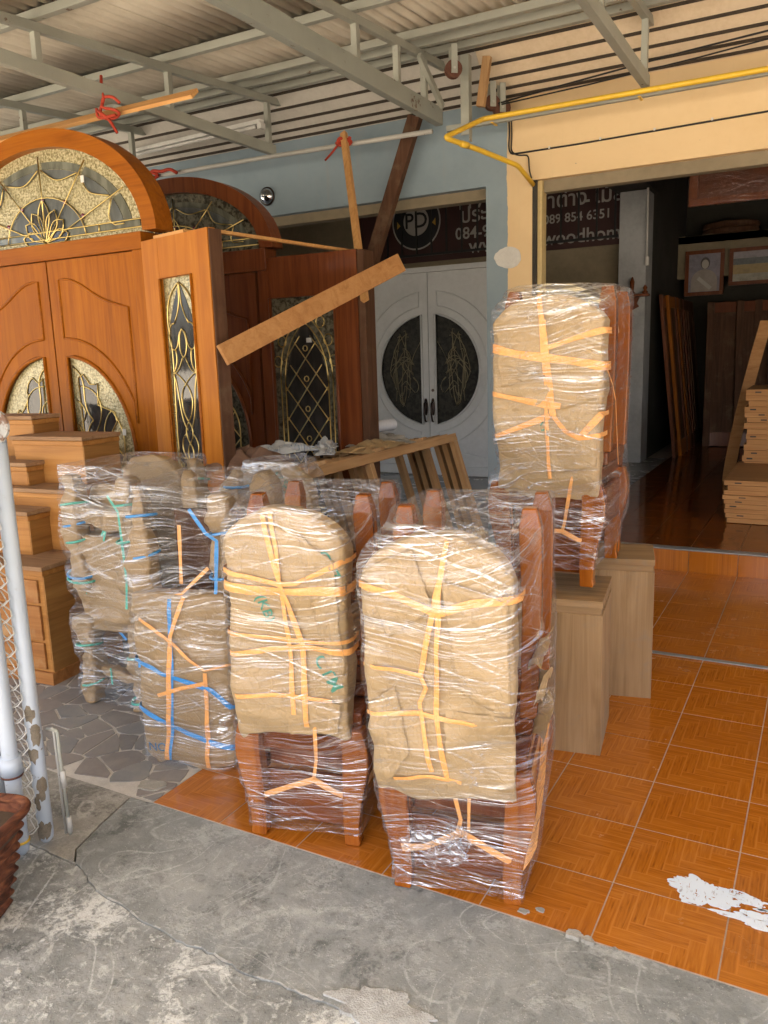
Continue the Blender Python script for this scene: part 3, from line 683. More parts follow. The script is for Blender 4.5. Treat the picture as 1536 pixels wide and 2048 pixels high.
for x in (-2.05, -1.11, .35): MB().box(x + 1.9 - .008, x + 1.9 + .008, 5.34 - 5.7, 5.43 - 5.7, 3.03 - 2.7, 3.036 - 2.7).build('clamp', mat_yellow, yp)
# bracket post and rolled awning pulleys
t = thing('bracket_post', 'grey channel post hanging beside the awning pulleys', 'bracket', (-2.262, 5.40, 3.0))
MB().box(-.03, .03, -.004, .004, -.0, .5).build('web', mat_steel, t, bevel=.001); MB().box(-.03, -.023, .004, .05, .03, .5).build('flange', mat_steel, t, bevel=.001); MB().box(.023, .03, .004, .05, -.04, .5).build('flange', mat_steel, t, bevel=.001)
tag(MB().bar((-2.165, 5.44, 3.17), (-2.115, 5.44, 3.47), .055, .04, (0, 1, 0)).build('timber_offcut', mat_rack_z, bevel=.003), 'short slanting timber offcut wedged beside the bracket post', 'timber')
def pulley(x, y, z, r, lab):
    t = thing('pulley', lab, 'pulley', (x, y, z), R(-52), 'rusty awning pulleys')
    MB().lathe([(0, -.022), (r, -.022), (r * 1.0, -.014), (r * .82, -.004), (r * .82, .004), (r, .014), (r, .022), (0, .022)], 22, axis='x').build('wheel', mat_rust, t, smooth=False)
    MB().box(-.035, -.028, -.02, .02, -.03, r * 2.6).build('bracket_plate', mat_steel, t); MB().box(.028, .035, -.02, .02, -.03, r * 2.6).build('bracket_plate', mat_steel, t)
    MB().tube([(-.042, 0, 0), (.042, 0, 0)], .008, 8).build('axle', mat_galv, t)
pulley(-2.265, 5.22, 3.36, .055, 'rusty pulley hanging highest, left of the bracket post')
pulley(-2.155, 5.62, 3.235, .05, 'small rusty pulley half hidden behind its neighbour')
pulley(-2.10, 5.66, 3.20, .06, 'rusty pulley lowest against the blue wall')
# cables
def cable(name, pts, r, lab, m=mat_black): return tag(MB().tube(rounded(pts, .03, 3), r, 6).build(name, m, smooth=True), lab, 'cable', 'wall cables')
cable('power_cable', [(-2.115, 5.66, 3.245), (-2.095, 5.79, 3.18), (-2.09, 5.792, 3.06), (-2.097, 5.792, 2.97), (-2.08, 5.792, 2.925), (-1.6, 5.792, 2.925), (-1.0, 5.792, 2.935), (-.4, 5.792, 2.945), (2, 5.792, 2.97)], .006, 'black cable clipped across the cream lintel')
cable('power_cable', [(-2.10, 5.66, 3.24), (-2.075, 5.79, 3.17), (-2.073, 5.792, 3.05), (-2.08, 5.792, 2.945), (-2.03, 5.792, 2.91), (-1.95, 5.792, 2.905), (-1.945, 5.792, 2.80), (-1.925, 5.785, 2.745)], .005, 'black cable dropping to the yellow pipe end')
cable('power_cable', [(-2.14, 5.63, 3.225), (-1.6, 5.6, 3.26), (-.9, 5.56, 3.30), (.2, 5.5, 3.34), (2, 5.5, 3.36)], .006, 'upper loose black cable slung under the cream soffit')
cable('power_cable', [(-2.14, 5.63, 3.215), (-1.5, 5.62, 3.235), (-.8, 5.58, 3.26), (.2, 5.5, 3.31), (2, 5.5, 3.33)], .005, 'lower loose black cable slung under the cream soffit')
for x, wh in ((-1.8, 'leftmost pale clip on the lintel cable'), (-1.45, 'second pale clip from the left on the lintel cable'), (-1.1, 'third pale clip from the left on the lintel cable'), (-.75, 'fourth pale clip from the left on the lintel cable'), (-.4, 'fifth pale clip from the left on the lintel cable')):
    tag(MB().box(x - .006, x + .006, 5.784, 5.7995, 2.922 + (x + 1.8) * .018, 2.938 + (x + 1.8) * .018).build('cable_clip', mat_white), wh, 'clip', 'cable clips on the lintel')
for x, z in ((-2.07, 2.62), (-1.99, 2.61), (-2.175, 3.03)):
    pass
# wall lamp and tube light
t = thing('wall_lamp', 'round chrome wall lamp on the blue lintel', 'lamp', (-4.217, 5.8, 2.893))
MB().lathe([(0, -.055), (.03, -.052), (.05, -.04), (.062, -.02), (.066, -.008), (.066, -.002), (0, -.002)], 28, axis='y').build('reflector', mat_chrome, t, smooth=True)
MB().lathe([(.064, -.014), (.074, -.012), (.076, -.004), (.07, -.001)], 28, axis='y').build('rim', mat_bronze, t, smooth=True)
MB().lathe([(0, -.075), (.012, -.072), (.02, -.06), (.018, -.05)], 14, axis='y').build('bulb', mat_chrome, t, smooth=True)
t = thing('tube_light', 'white tube light fitting under the grey soffit', 'lamp', (-4.7, 5.42, 3.32))
d0, d1 = Vector((-.85, .16, .055)), Vector((.86, -.16, -.02))
MB().bar(d0, d1, .05, .03).build('batten', mat_white, t, bevel=.003); MB().tube([d0 + Vector((.05, -.02, -.035)), d1 + Vector((-.05, -.02, -.035))], .013, 8).build('tube', mat_white, t, smooth=True)
for q, s in ((d0, 1), (d1, -1)): MB().box(q.x - .02, q.x + .02, q.y - .035, q.y + .015, q.z - .055, q.z - .016).build('end_holder', mat_white, t)

# ============================================================ ARCHED DOOR UNITS
def arc(cx, cz, rx, rz, a0, a1, n): return [(cx + rx * math.cos(a0 + (a1 - a0) * i / n), cz + rz * math.sin(a0 + (a1 - a0) * i / n)) for i in range(n + 1)]
def xz(pts, y): return [(p[0], y, p[1]) for p in pts]
def came(name, lines, y, parent, r=.004, m=None):
    mb = MB()
    for l in lines: mb.tube(xz(l, y), r, 5, cap=True)
    return mb.build(name, m or mat_brass, parent, smooth=True)
def bez(p0, p1, p2, p3, n=12): return [tuple((1 - t) ** 3 * a + 3 * (1 - t) ** 2 * t * b + 3 * (1 - t) * t * t * c + t ** 3 * d for a, b, c, d in zip(p0, p1, p2, p3)) for t in [i / n for i in range(n + 1)]]
def mirror(lines, cx=0): return [[(2 * cx - x, z) for x, z in l] for l in lines]
def moulding(pts, y, parent, m, r=.011, closed=True, name='moulding'):
    return MB().tube(xz(pts, y), r, 6, closed=closed).build(name, m, parent, smooth=True)
def fanlight(t, cz, HW, RZ, T, m_frame, gold, y=0):
    """elliptical fan light: frame ring, panes and came; base line at z = cz"""
    N = 40
    outer = arc(0, cz, HW, RZ, 0, math.pi, N); inner = arc(0, cz + .002, HW - .105, RZ - .105, 0, math.pi, N)
    fr = MB()
    n = N + 1; Aq = xz(outer, y); Bq = xz(inner, y)
    V = Aq + Bq + [(p[0], p[1] + T, p[2]) for p in Aq] + [(p[0], p[1] + T, p[2]) for p in Bq]; F = []
    for i in range(N):
        j = i + 1; F += [(i, j, n + j, n + i), (2 * n + i, 3 * n + i, 3 * n + j, 2 * n + j), (i, 2 * n + i, 2 * n + j, j), (n + i, n + j, 3 * n + j, 3 * n + i)]
    F += [(0, n, 3 * n, 2 * n), (N, 2 * n + N, 3 * n + N, n + N)]
    fr.add(V, F); fr.build('arch_frame', m_frame, t)
    ic = cz + .002; rx, rz = HW - .105, RZ - .105; yg = y + .05
    MB().prism(xz(arc(0, ic, rx, rz, 0, math.pi, N), yg + .006), (0, .006, 0)).build('textured_pane', gold, t)
    # grey bevelled band and scallops
    k1, k2 = .87, .72
    lines = []
    a_ = [math.pi * q / 6 for q in range(0, 7)]
    def pt(k, a, dz=0): return (rx * k * math.cos(a), ic + .06 * (1 - abs(math.cos(a))) * 0 + rz * k * math.sin(a) + dz)
    for i in range(6):
        A, B = a_[i] + .02, a_[i + 1] - .02
        band = [pt(k1, A + (B - A) * s / 8) for s in range(9)] + [pt(k1 - .075, B - (B - A) * s / 8) for s in range(9)]
        if i in (0, 5): band = [(x, max(z, ic + .06)) for x, z in band]
        MB().prism(xz(band, yg + .002), (0, .003, 0)).build('bevel_pane', mat_bevel, t)
        sc_ = [pt(k1 - .08, A + (B - A) * s / 8) for s in range(9)] + [pt(k1 - .08 - .11 * math.sin(math.pi * s / 8), B - (B - A) * s / 8) for s in range(9)]
        if i in (0, 5): sc_ = [(x, max(z, ic + .06)) for x, z in sc_]
        MB().prism(xz(sc_, yg + .001), (0, .003, 0)).build('scallop_pane', mat_grille, t)
        lines += [sc_[9:]]
    for a in a_[1:-1]: lines.append([pt(.16, a), pt(.93, a)])
    fan = arc(0, ic, rx * .42, rz * .50, .12, math.pi - .12, 20) + [(0, ic + .05)]
    MB().prism(xz(fan, yg + .0005), (0, .004, 0)).build('ribbed_pane', mat_grille, t)
    lines += [arc(0, ic, rx * .42, rz * .50, .12, math.pi - .12, 20)]
    lines += [[(-rx * .95, ic + .075), (rx * .95, ic + .075)], [(-rx * .97, ic + .03), (rx * .97, ic + .03)], [(rx * .55, ic + .03), (rx * .55, ic + .075)], [(-rx * .55, ic + .03), (-rx * .55, ic + .075)]]
    MB().box(-rx * .93, rx * .93, yg - .001, yg + .004, ic + .032, ic + .073).build('bevel_pane', mat_bevel, t)
    for q_, an in enumerate((12, 168, 35, 145, 60, 120, 90)):        # shell of petals
        Lp = .21 if q_ < 6 else .25; wp = .05; ca_, sa_ = math.cos(R(an)), math.sin(R(an))
        pet = [(ca_ * Lp * tt - sa_ * wp * math.sin(math.pi * tt ** 1.5) * sg, ic + .006 + max(0, sa_ * Lp * tt * 1.05 + ca_ * wp * math.sin(math.pi * tt ** 1.5) * sg)) for sg, seq in ((1, np.linspace(0, 1, 10)), (-1, np.linspace(1, 0, 10)[1:-1])) for tt in seq]
        MB().prism(xz(pet, yg - .0045 - .0007 * q_), (0, .003, 0)).build('petal_pane', mat_dark, t); lines.append(pet + [pet[0]])
    for l in (came('lead_came', lines, yg - .0095, t, .0042),): pass
    for a in a_[1:-1]:
        p = pt(.46, a); MB().lathe([(0, -.008), (.012, -.005), (.016, 0), (.012, .003)], 10, (p[0], yg - .006, p[1] + .01), 'y').build('glass_jewel', mat_ruby, t, smooth=True)
def leaf(t, x0, x1, zb, zt, hinge, y, T, m, m_mould, gold, dark, detail=True):
    """door leaf with a half oval light and curved moulded panel; hinge side = +1 right, -1 left of the pair"""
    W = x1 - x0; cx = x0 if hinge > 0 else x1
    s = hinge; mid_gap = .10
    d = bpy.data.objects.new('door_leaf', None)
    ox = cx + s * mid_gap; cz = (zb + zt) / 2 - .12; RX, RZ_ = W - .10 - .12, .62
    half = [(ox, cz + RZ_)] + [(ox + s * RX * math.sin(math.pi * q / 24), cz + RZ_ * math.cos(math.pi * q / 24)) for q in range(1, 24)] + [(ox, cz - RZ_)]
    hedge = [(x0, zt), (x1, zt), (x1, zb), (x0, zb)]
    bm = bmesh.new()                                   # leaf face with an oval hole
    ov = [bm.verts.new((p[0], y, p[1])) for p in hedge]; iv = [bm.verts.new((p[0], y, p[1])) for p in half]
    es = [bm.edges.new((ov[i], ov[(i + 1) % 4])) for i in range(4)] + [bm.edges.new((iv[i], iv[(i + 1) % len(iv)])) for i in range(len(iv))]
    bmesh.ops.triangle_fill(bm, use_beauty=True, edges=es)
    r_ = bmesh.ops.extrude_face_region(bm, geom=bm.faces[:]); bmesh.ops.translate(bm, verts=[q for q in r_['geom'] if isinstance(q, bmesh.types.BMVert)], vec=(0, T, 0))
    bmesh.ops.recalc_face_normals(bm, faces=bm.faces); me = bpy.data.meshes.new('door_leaf'); bm.to_mesh(me); bm.free()
    lf = link('door_leaf', me, m, t)
    bpy.data.objects.remove(d)
    big = [(p[0], p[1]) for p in half]
    moulding(big, y - .002, lf, m_mould, .013)
    big2 = [(ox - s * .012 + (p[0] - ox) * 1.12, cz + (p[1] - cz) * 1.06) for p in half]
    # curved upper panel
    q = arc(ox, cz, s * (RX + .085), RZ_ + .11, math.pi / 2, .28, 14)
    top = [(ox - s * .012, zt - .13 + 0.0)]
    up = bez((ox - s * .012, zt - .115), (ox + s * W * .28, zt - .10), (ox + s * W * .34, zt - .27), (x1 - s * .10 if s > 0 else x0 + .10, zt - .30), 10)
    ex = (x1 - .085) if s > 0 else (x0 + .085)
    path = [(ox - s * .012, q[0][1])] + up[:-1] + [(ex, zt - .31), (ex, q[-1][1])]
    low = [p for p in q if abs(p[0] - cx) < abs(ex - cx)]
    moulding(path + low[::-1], y - .001, lf, m_mould, .009)
    moulding([(p[0], 2 * cz - p[1]) for p in low], y - .001, lf, m_mould, .009, closed=False)
    # glass
    gl = [(ox + (p[0] - ox) * .985, cz + (p[1] - cz) * .99) for p in half]
    MB().prism(xz(gl, y + T * .45), (0, .006, 0)).build('textured_pane', gold, t)
    inn = [(ox + s * .03 + (p[0] - ox) * .62 + s * .05 * math.sin(p[1] * 21), cz + (p[1] - cz) * .78 + .03 * math.sin((p[0] - ox) * 30)) for p in half]
    MB().prism(xz(inn, y + T * .45 - .003), (0, .004, 0)).build('clear_pane', dark, t)
    L = [inn + [inn[0]]]
    F = lambda a, b: (ox + s * a * RX, cz + b * RZ_)
    L += [bez(F(.03, .9), F(.35, .75), F(.05, .55), F(.3, .35)), bez(F(.1, .7), F(.5, .7), F(.55, .4), F(.3, .2)), bez(F(.3, .35), F(.1, .2), F(.2, 0), F(.4, -.1)), bez(F(.62, .45), F(.4, .3), F(.45, .05), F(.62, -.02)),
          bez(F(.62, .45), F(.9, .2), F(.72, .05), F(.8, -.3)), bez(F(.05, .3), F(.2, .1), F(.02, -.2), F(.15, -.45)), bez(F(.15, -.45), F(.35, -.1), F(.5, -.3), F(.62, -.02)), bez(F(.8, -.3), F(.55, -.35), F(.4, -.6), F(.1, -.62)),
          bez(F(.15, -.45), F(.4, -.5), F(.5, -.7), F(.3, -.85)), bez(F(.45, .1), F(.55, .22), F(.62, .08), F(.52, -.02)), bez(F(.06, .55), F(.2, .5), F(.22, .38), F(.1, .32)), bez(F(.06, .1), F(.25, .05), F(.25, -.2), F(.08, -.25)), bez(F(0, -.62), F(.3, -.5), F(.5, -.55), F(.7, -.5))]
    came('lead_came', L, y + T * .45 - .005, t, .0045)
    return lf
def sidelight_came(w, z0, z1):
    """came pattern for a tall narrow light, x in -w..w"""
    h = z1 - z0; G = lambda a, b: (a * w, z1 - b * h)
    L = [bez(G(0, .02), G(.75, .06), G(1.0, .12), G(.8, .22)), bez(G(.8, .22), G(.55, .3), G(.9, .5), G(.78, .70)), bez(G(.78, .70), G(.6, .76), G(.3, .74), G(0, .75)),
         bez(G(0, .02), G(.1, .06), G(-.1, .1), G(.45, .17)), bez(G(.45, .17), G(.95, .16), G(.95, .27), G(.55, .27)), bez(G(.55, .27), G(.2, .26), G(.3, .21), G(.1, .2)), bez(G(0, .19), G(.3, .22), G(.3, .28), G(0, .30)),
         bez(G(.1, .30), G(.3, .34), G(.5, .36), G(.72, .355)), bez(G(.5, .27), G(.4, .31), G(.5, .34), G(.72, .355)), bez(G(.72, .355), G(.3, .37), G(.1, .39), G(0, .40)), bez(G(0, .40), G(.45, .43), G(.45, .5), G(0, .545)), bez(G(.72, .36), G(.4, .45), G(.6, .52), G(.1, .58)),
         bez(G(0, .545), G(.28, .57), G(.28, .6), G(0, .63)), bez(G(.2, .59), G(.75, .63), G(.5, .68), G(0, .72)), bez(G(0, .63), G(.2, .65), G(.25, .68), G(0, .72)), bez(G(0, .77), G(.4, .80), G(.3, .84), G(.1, .87)), bez(G(.6, .79), G(.3, .85), G(.7, .88), G(.95, .9)), bez(G(.3, .86), G(.1, .9), G(.5, .94), G(.6, .98)),
         [G(.78, .48), G(1, .48)], [G(.78, .515), G(1, .515)], [G(.25, .69), G(1, .69)], arc(.6 * w, z1 - .785 * h, .17 * w, .02 * h, 0, 2 * math.pi, 12), arc(0, z1 - .875 * h, .22 * w, .022 * h, 0, 2 * math.pi, 14)]
    return L + mirror(L) + [[G(0, .72), G(0, .78)]]
def gothic_came(w, z0, z1):
    h = z1 - z0; L = []
    G = lambda a, b: (a * w, z1 - b * h)
    L += [[G(.82, .99), G(.82, .32)], bez(G(.82, .32), G(.82, .18), G(.4, .1), G(0, .07)), [G(.68, .99), G(.68, .33)], bez(G(.68, .33), G(.66, .2), G(.3, .13), G(0, .1))]
    for (a, b) in ((.25, .06), (.5, .1), (.72, .17), (.88, .25)): L.append(arc(a * w, z1 - b * h, .13 * w, .022 * h, 0, 2 * math.pi, 10))
    L = L + mirror(L)
    for k in range(-3, 12):
        for s in (1, -1):
            p = [(s * q * w, z1 - (.12 + k * .12 + q * .12 * 1.6) * h) for q in np.linspace(-.66, .66, 9)]
            p = [a for a in p if z0 + .005 < a[1] < z1 - (.12 + .12 * (a[0] / w / .66) ** 2) * h]
            if len(p) > 1: L.append(p)
    for k in range(7): L.append(arc(0, z1 - (.2 + .12 * k) * h, .07 * w, .011 * h, 0, 2 * math.pi, 8))
    return L
def framed_light(t, x0, x1, zb, zt, gx0, gx1, gz0, gz1, y, T, m, gold, pattern, mm, inset=.16, ph=None):
    """solid side panel with a rectangular light"""
    mb = MB(); mb.box(x0, gx0, y, y + T, zb, zt).box(gx1, x1, y, y + T, zb, zt); mb.build('stile', m, t)
    MB().box(gx0, gx1, y + .001, y + T - .001, gz1, zt - .001).build('top_rail', m, t); MB().box(gx0, gx1, y + .001, y + T - .001, zb + .001, gz0).build('bottom_rail', m, t)
    moulding([(gx0, gz0), (gx1, gz0), (gx1, gz1), (gx0, gz1)], y - .001, t, mm, .011)
    MB().box(gx0, gx1, y + T * .45, y + T * .45 + .006, gz0, gz1).build('textured_pane', gold, t)
    c = (gx0 + gx1) / 2; wv = (gx1 - gx0) / 2
    dk = [(c + wv * math.sin(math.pi * min(1, q / 16 * 1.6) / 2) * .86 * (1 if q < 30 else .6), gz1 - (gz1 - gz0) * (.02 + .74 * q / 32)) for q in range(33)]
    if ph: dk = [(c + wv * .66 * math.sin(math.pi * min(1, q / 10) / 2), gz1 - (gz1 - gz0) * (.08 + .9 * q / 32)) for q in range(33)]
    MB().prism(xz(dk + [(2 * c - x, z) for x, z in dk[::-1]], y + T * .45 - .003), (0, .004, 0)).build('clear_pane', mat_dark, t)
    L = pattern(wv, gz0, gz1); came('lead_came', [[(x + c, z) for x, z in l] for l in L], y + T * .45 - .005, t, .0042)

# ---- front unit
U = thing('arched_double_door', 'orange varnished arched double door with amber fan light, behind the stepped cabinet', 'door', (-4.357, 3.6, 0))
FT = .14
leaf(U, .006, .757, .03, 2.198, 1, .012, .045, mat_teak, mat_teak_x, mat_gold, mat_dark); leaf(U, -.757, -.006, .03, 2.198, -1, .012, .045, mat_teak, mat_teak_x, mat_gold, mat_dark)
MB().box(-.84, .84, -.012, FT, 2.203, 2.30).build('transom', mat_teak_x, U, bevel=.004)
for s in (1, -1): MB().box(min(s * .762, s * .84), max(s * .762, s * .84), -.01, FT, 0.0, 2.202).build('jamb', mat_teak, U, bevel=.004)
fanlight(U, 2.301, .96, .66, FT, mat_teak_x, mat_gold, -.008)
# price tags
for p in ((.38, .008, 2.62), (.52, .02, 1.12)): MB().box(p[0], p[0] + .028, p[1], p[1] + .002, p[2], p[2] + .04).build('price_tag', mat_white, U)
# angled side panel standing at its right
S = thing('sidelight_panel', 'tall pale teak panel with narrow amber leaded light', 'panel', (-3.515, 3.585, 0), math.atan2(3.439 - 3.602, -2.912 + 3.553))
framed_light(S, 0, .645, .02, 2.24, .165, .475, .55, 2.02, 0, .05, mat_teak_side, mat_gold, sidelight_came, mat_teak_x)
MB().box(.647, .656, .003, .085, .02, 2.235).build('end_post', mat_rough_dark, S, bevel=.004)
MB().box(.10, .40, .02, .12, 2.242, 2.262).build('top_batten', mat_pine_x, S, bevel=.002)
# ---- rear unit
V_ = thing('arched_double_door', 'dark red arched double door behind the pale teak panel', 'door', (-4.22, 4.62, 0), R(2))
leaf(V_, .006, .69, .03, 2.15, 1, .012, .045, mat_teak_dark, mat_teak_dark, mat_gold_dim, mat_dark); leaf(V_, -.69, -.006, .03, 2.15, -1, .012, .045, mat_teak_dark, mat_teak_dark, mat_gold_dim, mat_dark)
MB().box(-.80, .80, -.012, .13, 2.153, 2.30).build('transom', mat_teak_dark, V_, bevel=.004)
fanlight(V_, 2.301, .86, .54, .13, mat_teak_dark, mat_gold_dim, -.008)
V2 = thing('sidelight_panel', 'dark red wide panel with gothic arch leaded glass', 'panel', (-3.50, 4.645, 0), R(2))
framed_light(V2, 0, .775, .02, 2.235, .09, .60, .25, 1.965, 0, .05, mat_teak_dark, mat_gold_dim, gothic_came, mat_teak_dark, ph=True)
MB().box(.778, .83, .0, .14, .02, 2.23).build('end_post', mat_rough_dark, V2, bevel=.004)
MB().box(.37, .40, -.002, .002 + .02, 1.66, 1.69).build('price_tag', mat_white, V2)
# ---- white doors inside the blue opening
Wd = thing('white_double_door', 'white double door with round dark glass, inside the blue opening', 'door', (-4.045, 8.5, zi))
def white_leaf(s):
    cz, RR = 1.22, .63; g = .085; x0, x1 = .004, .93; zt = 2.30
    half = [(g, cz + math.sqrt(RR * RR - g * g))] + [(RR * math.sin(a), cz + RR * math.cos(a)) for a in np.linspace(math.asin(g / RR), math.pi - math.asin(g / RR), 26)[1:-1]] + [(g, cz - math.sqrt(RR * RR - g * g))]
    bm = bmesh.new(); hedge = [(x0, zt), (x1, zt), (x1, 0.01), (x0, 0.01)]
    ov = [bm.verts.new((s * p[0], 0, p[1])) for p in hedge]; iv = [bm.verts.new((s * p[0], 0, p[1])) for p in half]
    es = [bm.edges.new((ov[i], ov[(i + 1) % 4])) for i in range(4)] + [bm.edges.new((iv[i], iv[(i + 1) % len(iv)])) for i in range(len(iv))]
    bmesh.ops.triangle_fill(bm, use_beauty=True, edges=es); r_ = bmesh.ops.extrude_face_region(bm, geom=bm.faces[:]); bmesh.ops.translate(bm, verts=[q for q in r_['geom'] if isinstance(q, bmesh.types.BMVert)], vec=(0, .045, 0))
    bmesh.ops.recalc_face_normals(bm, faces=bm.faces); me = bpy.data.meshes.new('door_leaf'); bm.to_mesh(me); bm.free(); lf = link('door_leaf', me, mat_whitedoor, Wd)
    M_ = lambda pts, r=.008, cl=True: moulding([(s * x, z) for x, z in pts], -.002, lf, mat_whitedoor, r, cl)
    M_(half, .014)
    for sg in (1, -1):
        a0 = .16; ring = [( (RR + .09) * math.sin(a), cz + sg * (RR + .09) * math.cos(a)) for a in np.linspace(a0, 1.42, 12)] + [((RR + .25) * math.sin(a), cz + sg * (RR + .25) * math.cos(a)) for a in np.linspace(1.45, .125, 12)]
        M_([(min(x, .88), min(z, 2.22)) for x, z in ring])
    if True:
        M_([(.12, .12), (.82, .12), (.82, .2), (.5, .26), (.12, .3)])
    MB().prism([(s * x, .018, z) for x, z in half], (0, .006, 0)).build('textured_pane', mat_smoke, Wd)
    L = []
    rnd = random.Random(3)
    for k in range(22):
        a = rnd.uniform(.2, 2.9); rr0 = rnd.uniform(.1, .5); p = (g + .03 + rr0 * math.sin(a) * .8, cz + rr0 * math.cos(a)); q = (g + .03 + rnd.uniform(0, .4), cz + rnd.uniform(-.45, .45))
        l = bez(p, (p[0] + .12, p[1] + .1), (q[0] - .1, q[1] + .12), q, 9); L.append([(s * x, z) for x, z in l if x * x + (z - cz) ** 2 < .6 ** 2 and x > g] or [(s * g, cz), (s * g, cz + .01)])
    came('lead_came', [l for l in L if len(l) > 1], .012, Wd, .004, Mat('dull brass came', (.2, .17, .1), .4, .6).m)
    hd = MB(); hd.prism([(s * .045 + s * .024 * math.cos(a) , -.006, .80 + .1 * math.sin(a)) for a in np.linspace(0, 2 * math.pi, 17)[:-1]], (0, .006, 0)).tube([(s * .045, -.006, .86), (s * .045, -.05, .84), (s * .045, -.055, .72), (s * .045, -.03, .64), (s * .045, -.006, .63)], .011, 8)
    hd.build('handle', mat_bronze, Wd, smooth=True)
white_leaf(1); white_leaf(-1)
MB().tube([(.045, -.004, .99), (.045, .0, .99)], .018, 10).build('lock', mat_bronze, Wd)
for s in (1, -1): MB().box(min(s * .933, s * 1.0), max(s * .933, s * 1.0), -.02, .09, 0, 2.36).build('jamb', mat_whitedoor, Wd)
MB().box(-.93, .93, -.019, .089, 2.304, 2.36).build('head', mat_whitedoor, Wd)
# ---- banner on the back wall
Bn = thing('shop_banner', 'dark maroon shop banner with white lettering on the back wall', 'banner', (-3.9, 10.36, 2.80))
MB().box(-2.1, 1.63, -.01, .01, 0, 1.05).build('cloth', mat_banner, Bn)
def letter(txt, X_, Z_, size, m, y=-.0125, parent=None, name='lettering', shear=0):
    me = text_mesh(txt, size, .001); me.materials.append(m); return inst(name, me, parent, (X_ + 3.9, y, Z_ - 2.80), (R(90), 0, 0))
def disc(X_, Z_, r, m, y, name): return MB().lathe([(0, 0), (r, 0), (r, -.002), (0, -.002)], 40, (X_ + 3.9, y, Z_ - 2.80), 'y').build(name, m, Bn)
disc(-5.07, 3.33, .365, mat_lettering, -.011, 'emblem_rim'); disc(-5.07, 3.33, .345, mat_ink, -.0135, 'emblem_disc'); disc(-5.07, 3.34, .19, mat_lettering, -.016, 'emblem_core')
letter('PD', -5.07, 3.34, .28, mat_ink, -.0195, Bn, 'emblem_letters')
for sx in (-1, 1): MB().prism([(-5.07 + 3.9 + sx * .24, -.017, .5), (-5.07 + 3.9 + sx * .29, -.017, .56), (-5.07 + 3.9 + sx * .29, -.017, .46)], (0, .001, 0)).build('emblem_mark', mat_goldink, Bn)
for a, ch in zip((60, 80, 100, 120), 'ไตูร'):
    me = text_mesh(ch, .1, .001); me.materials.append(mat_lettering); inst('lettering', me, Bn, (-1.17 + .275 * math.cos(R(a)), -.0175, .53 + .275 * math.sin(R(a))), (R(90), 0, 0))
letter('ประตู', -4.15, 3.33, .26, mat_lettering, parent=Bn); letter('084-915-1', -4.06, 3.11, .21, mat_lettering, parent=Bn); letter('www', -4.02, 2.94, .26, mat_lettering, parent=Bn); letter('ppy', -4.25, 3.56, .26, mat_lettering, parent=Bn)
letter('น้าต่าง', -3.06, 3.38, .25, mat_lettering, parent=Bn); letter('-', -2.74, 3.36, .25, mat_lettering, parent=Bn); letter('ไม้ส', -2.47, 3.38, .25, mat_lettering, parent=Bn); letter('089 854 6351', -2.865, 3.165, .15 * 1.02, mat_lettering, parent=Bn); letter('r-woodhome.c', -2.76, 2.935, .235, mat_lettering, parent=Bn)
gr = thing('window_grille', 'black bar grille standing in front of the banner', 'grille', (-3.9, 10.2, 2.86))
for k in range(15): MB().box(-1.55 + k * .22, -1.53 + k * .22, -.01, .01, .03, 1.0).build('bar', mat_black, gr)
MB().box(-1.6, 1.58, -.012, .012, 0, .03).build('bottom_rail', mat_black, gr); MB().box(-1.6, 1.58, -.013, .013, 1.0, 1.03).build('top_rail', mat_black, gr)
# ============================================================ STEPPED CABINET
def chest():
    t = thing('stepped_cabinet', 'waxed wooden cabinet rising in steps with drawers in its base', 'cabinet', (-3.28, 2.5, 0), R(5))
    # each step: right front corner (x, y), top z, left reach, depth
    steps = [(0, 0, .607, 1.3, .50), (-.235, .165, .835, 1.05, .30), (-.42, .36, 1.055, .9, .25), (-.60, .60, 1.285, .7, .20), (-.10, .30, .93, .6, .30), (-.12, .47, 1.185, .5, .28)]
    for i, (x, y, z, L, D) in enumerate(steps):
        m_ = mat_chest_x
        b = MB().box(x - L, x - .006, y + .008, y + D, 0.0 if i == 0 else .05 + .01 * i, z - .022).build('step_box', m_, t, bevel=.002)
        MB().box(x - .0055, x, y + .01, y + D - .002, 0.0 if i == 0 else .05 + .01 * i, z - .0225).build('side_panel', mat_chest_y, b)
        MB().box(x - L - .01, x + .014, y - .012, y + D + .004, z - .021, z).build('tread', mat_chest_top, t, bevel=.003)
        MB().box(x - L, x + .007, y - .003, y + D - .001, z - .05, z - .0225).build('moulding', m_, t, bevel=.004)
    for z0, z1 in ((.42, .535), (.23, .405), (.08, .215)):
        d_ = MB().box(-.62, -.035, -.006, .0075, z0, z1).build('drawer', mat_chest_drawer, t, bevel=.003)
        MB().lathe([(0, -.03), (.012, -.028), (.014, -.02), (.006, -.012), (.006, -.006)], 12, (-.33, 0, (z0 + z1) / 2), 'y').build('knob', mat_bronze, d_, smooth=True)
    MB().box(-1.25, .006, -.008, .49, 0, .065).build('plinth', mat_chest_drawer, t, bevel=.003)
chest()
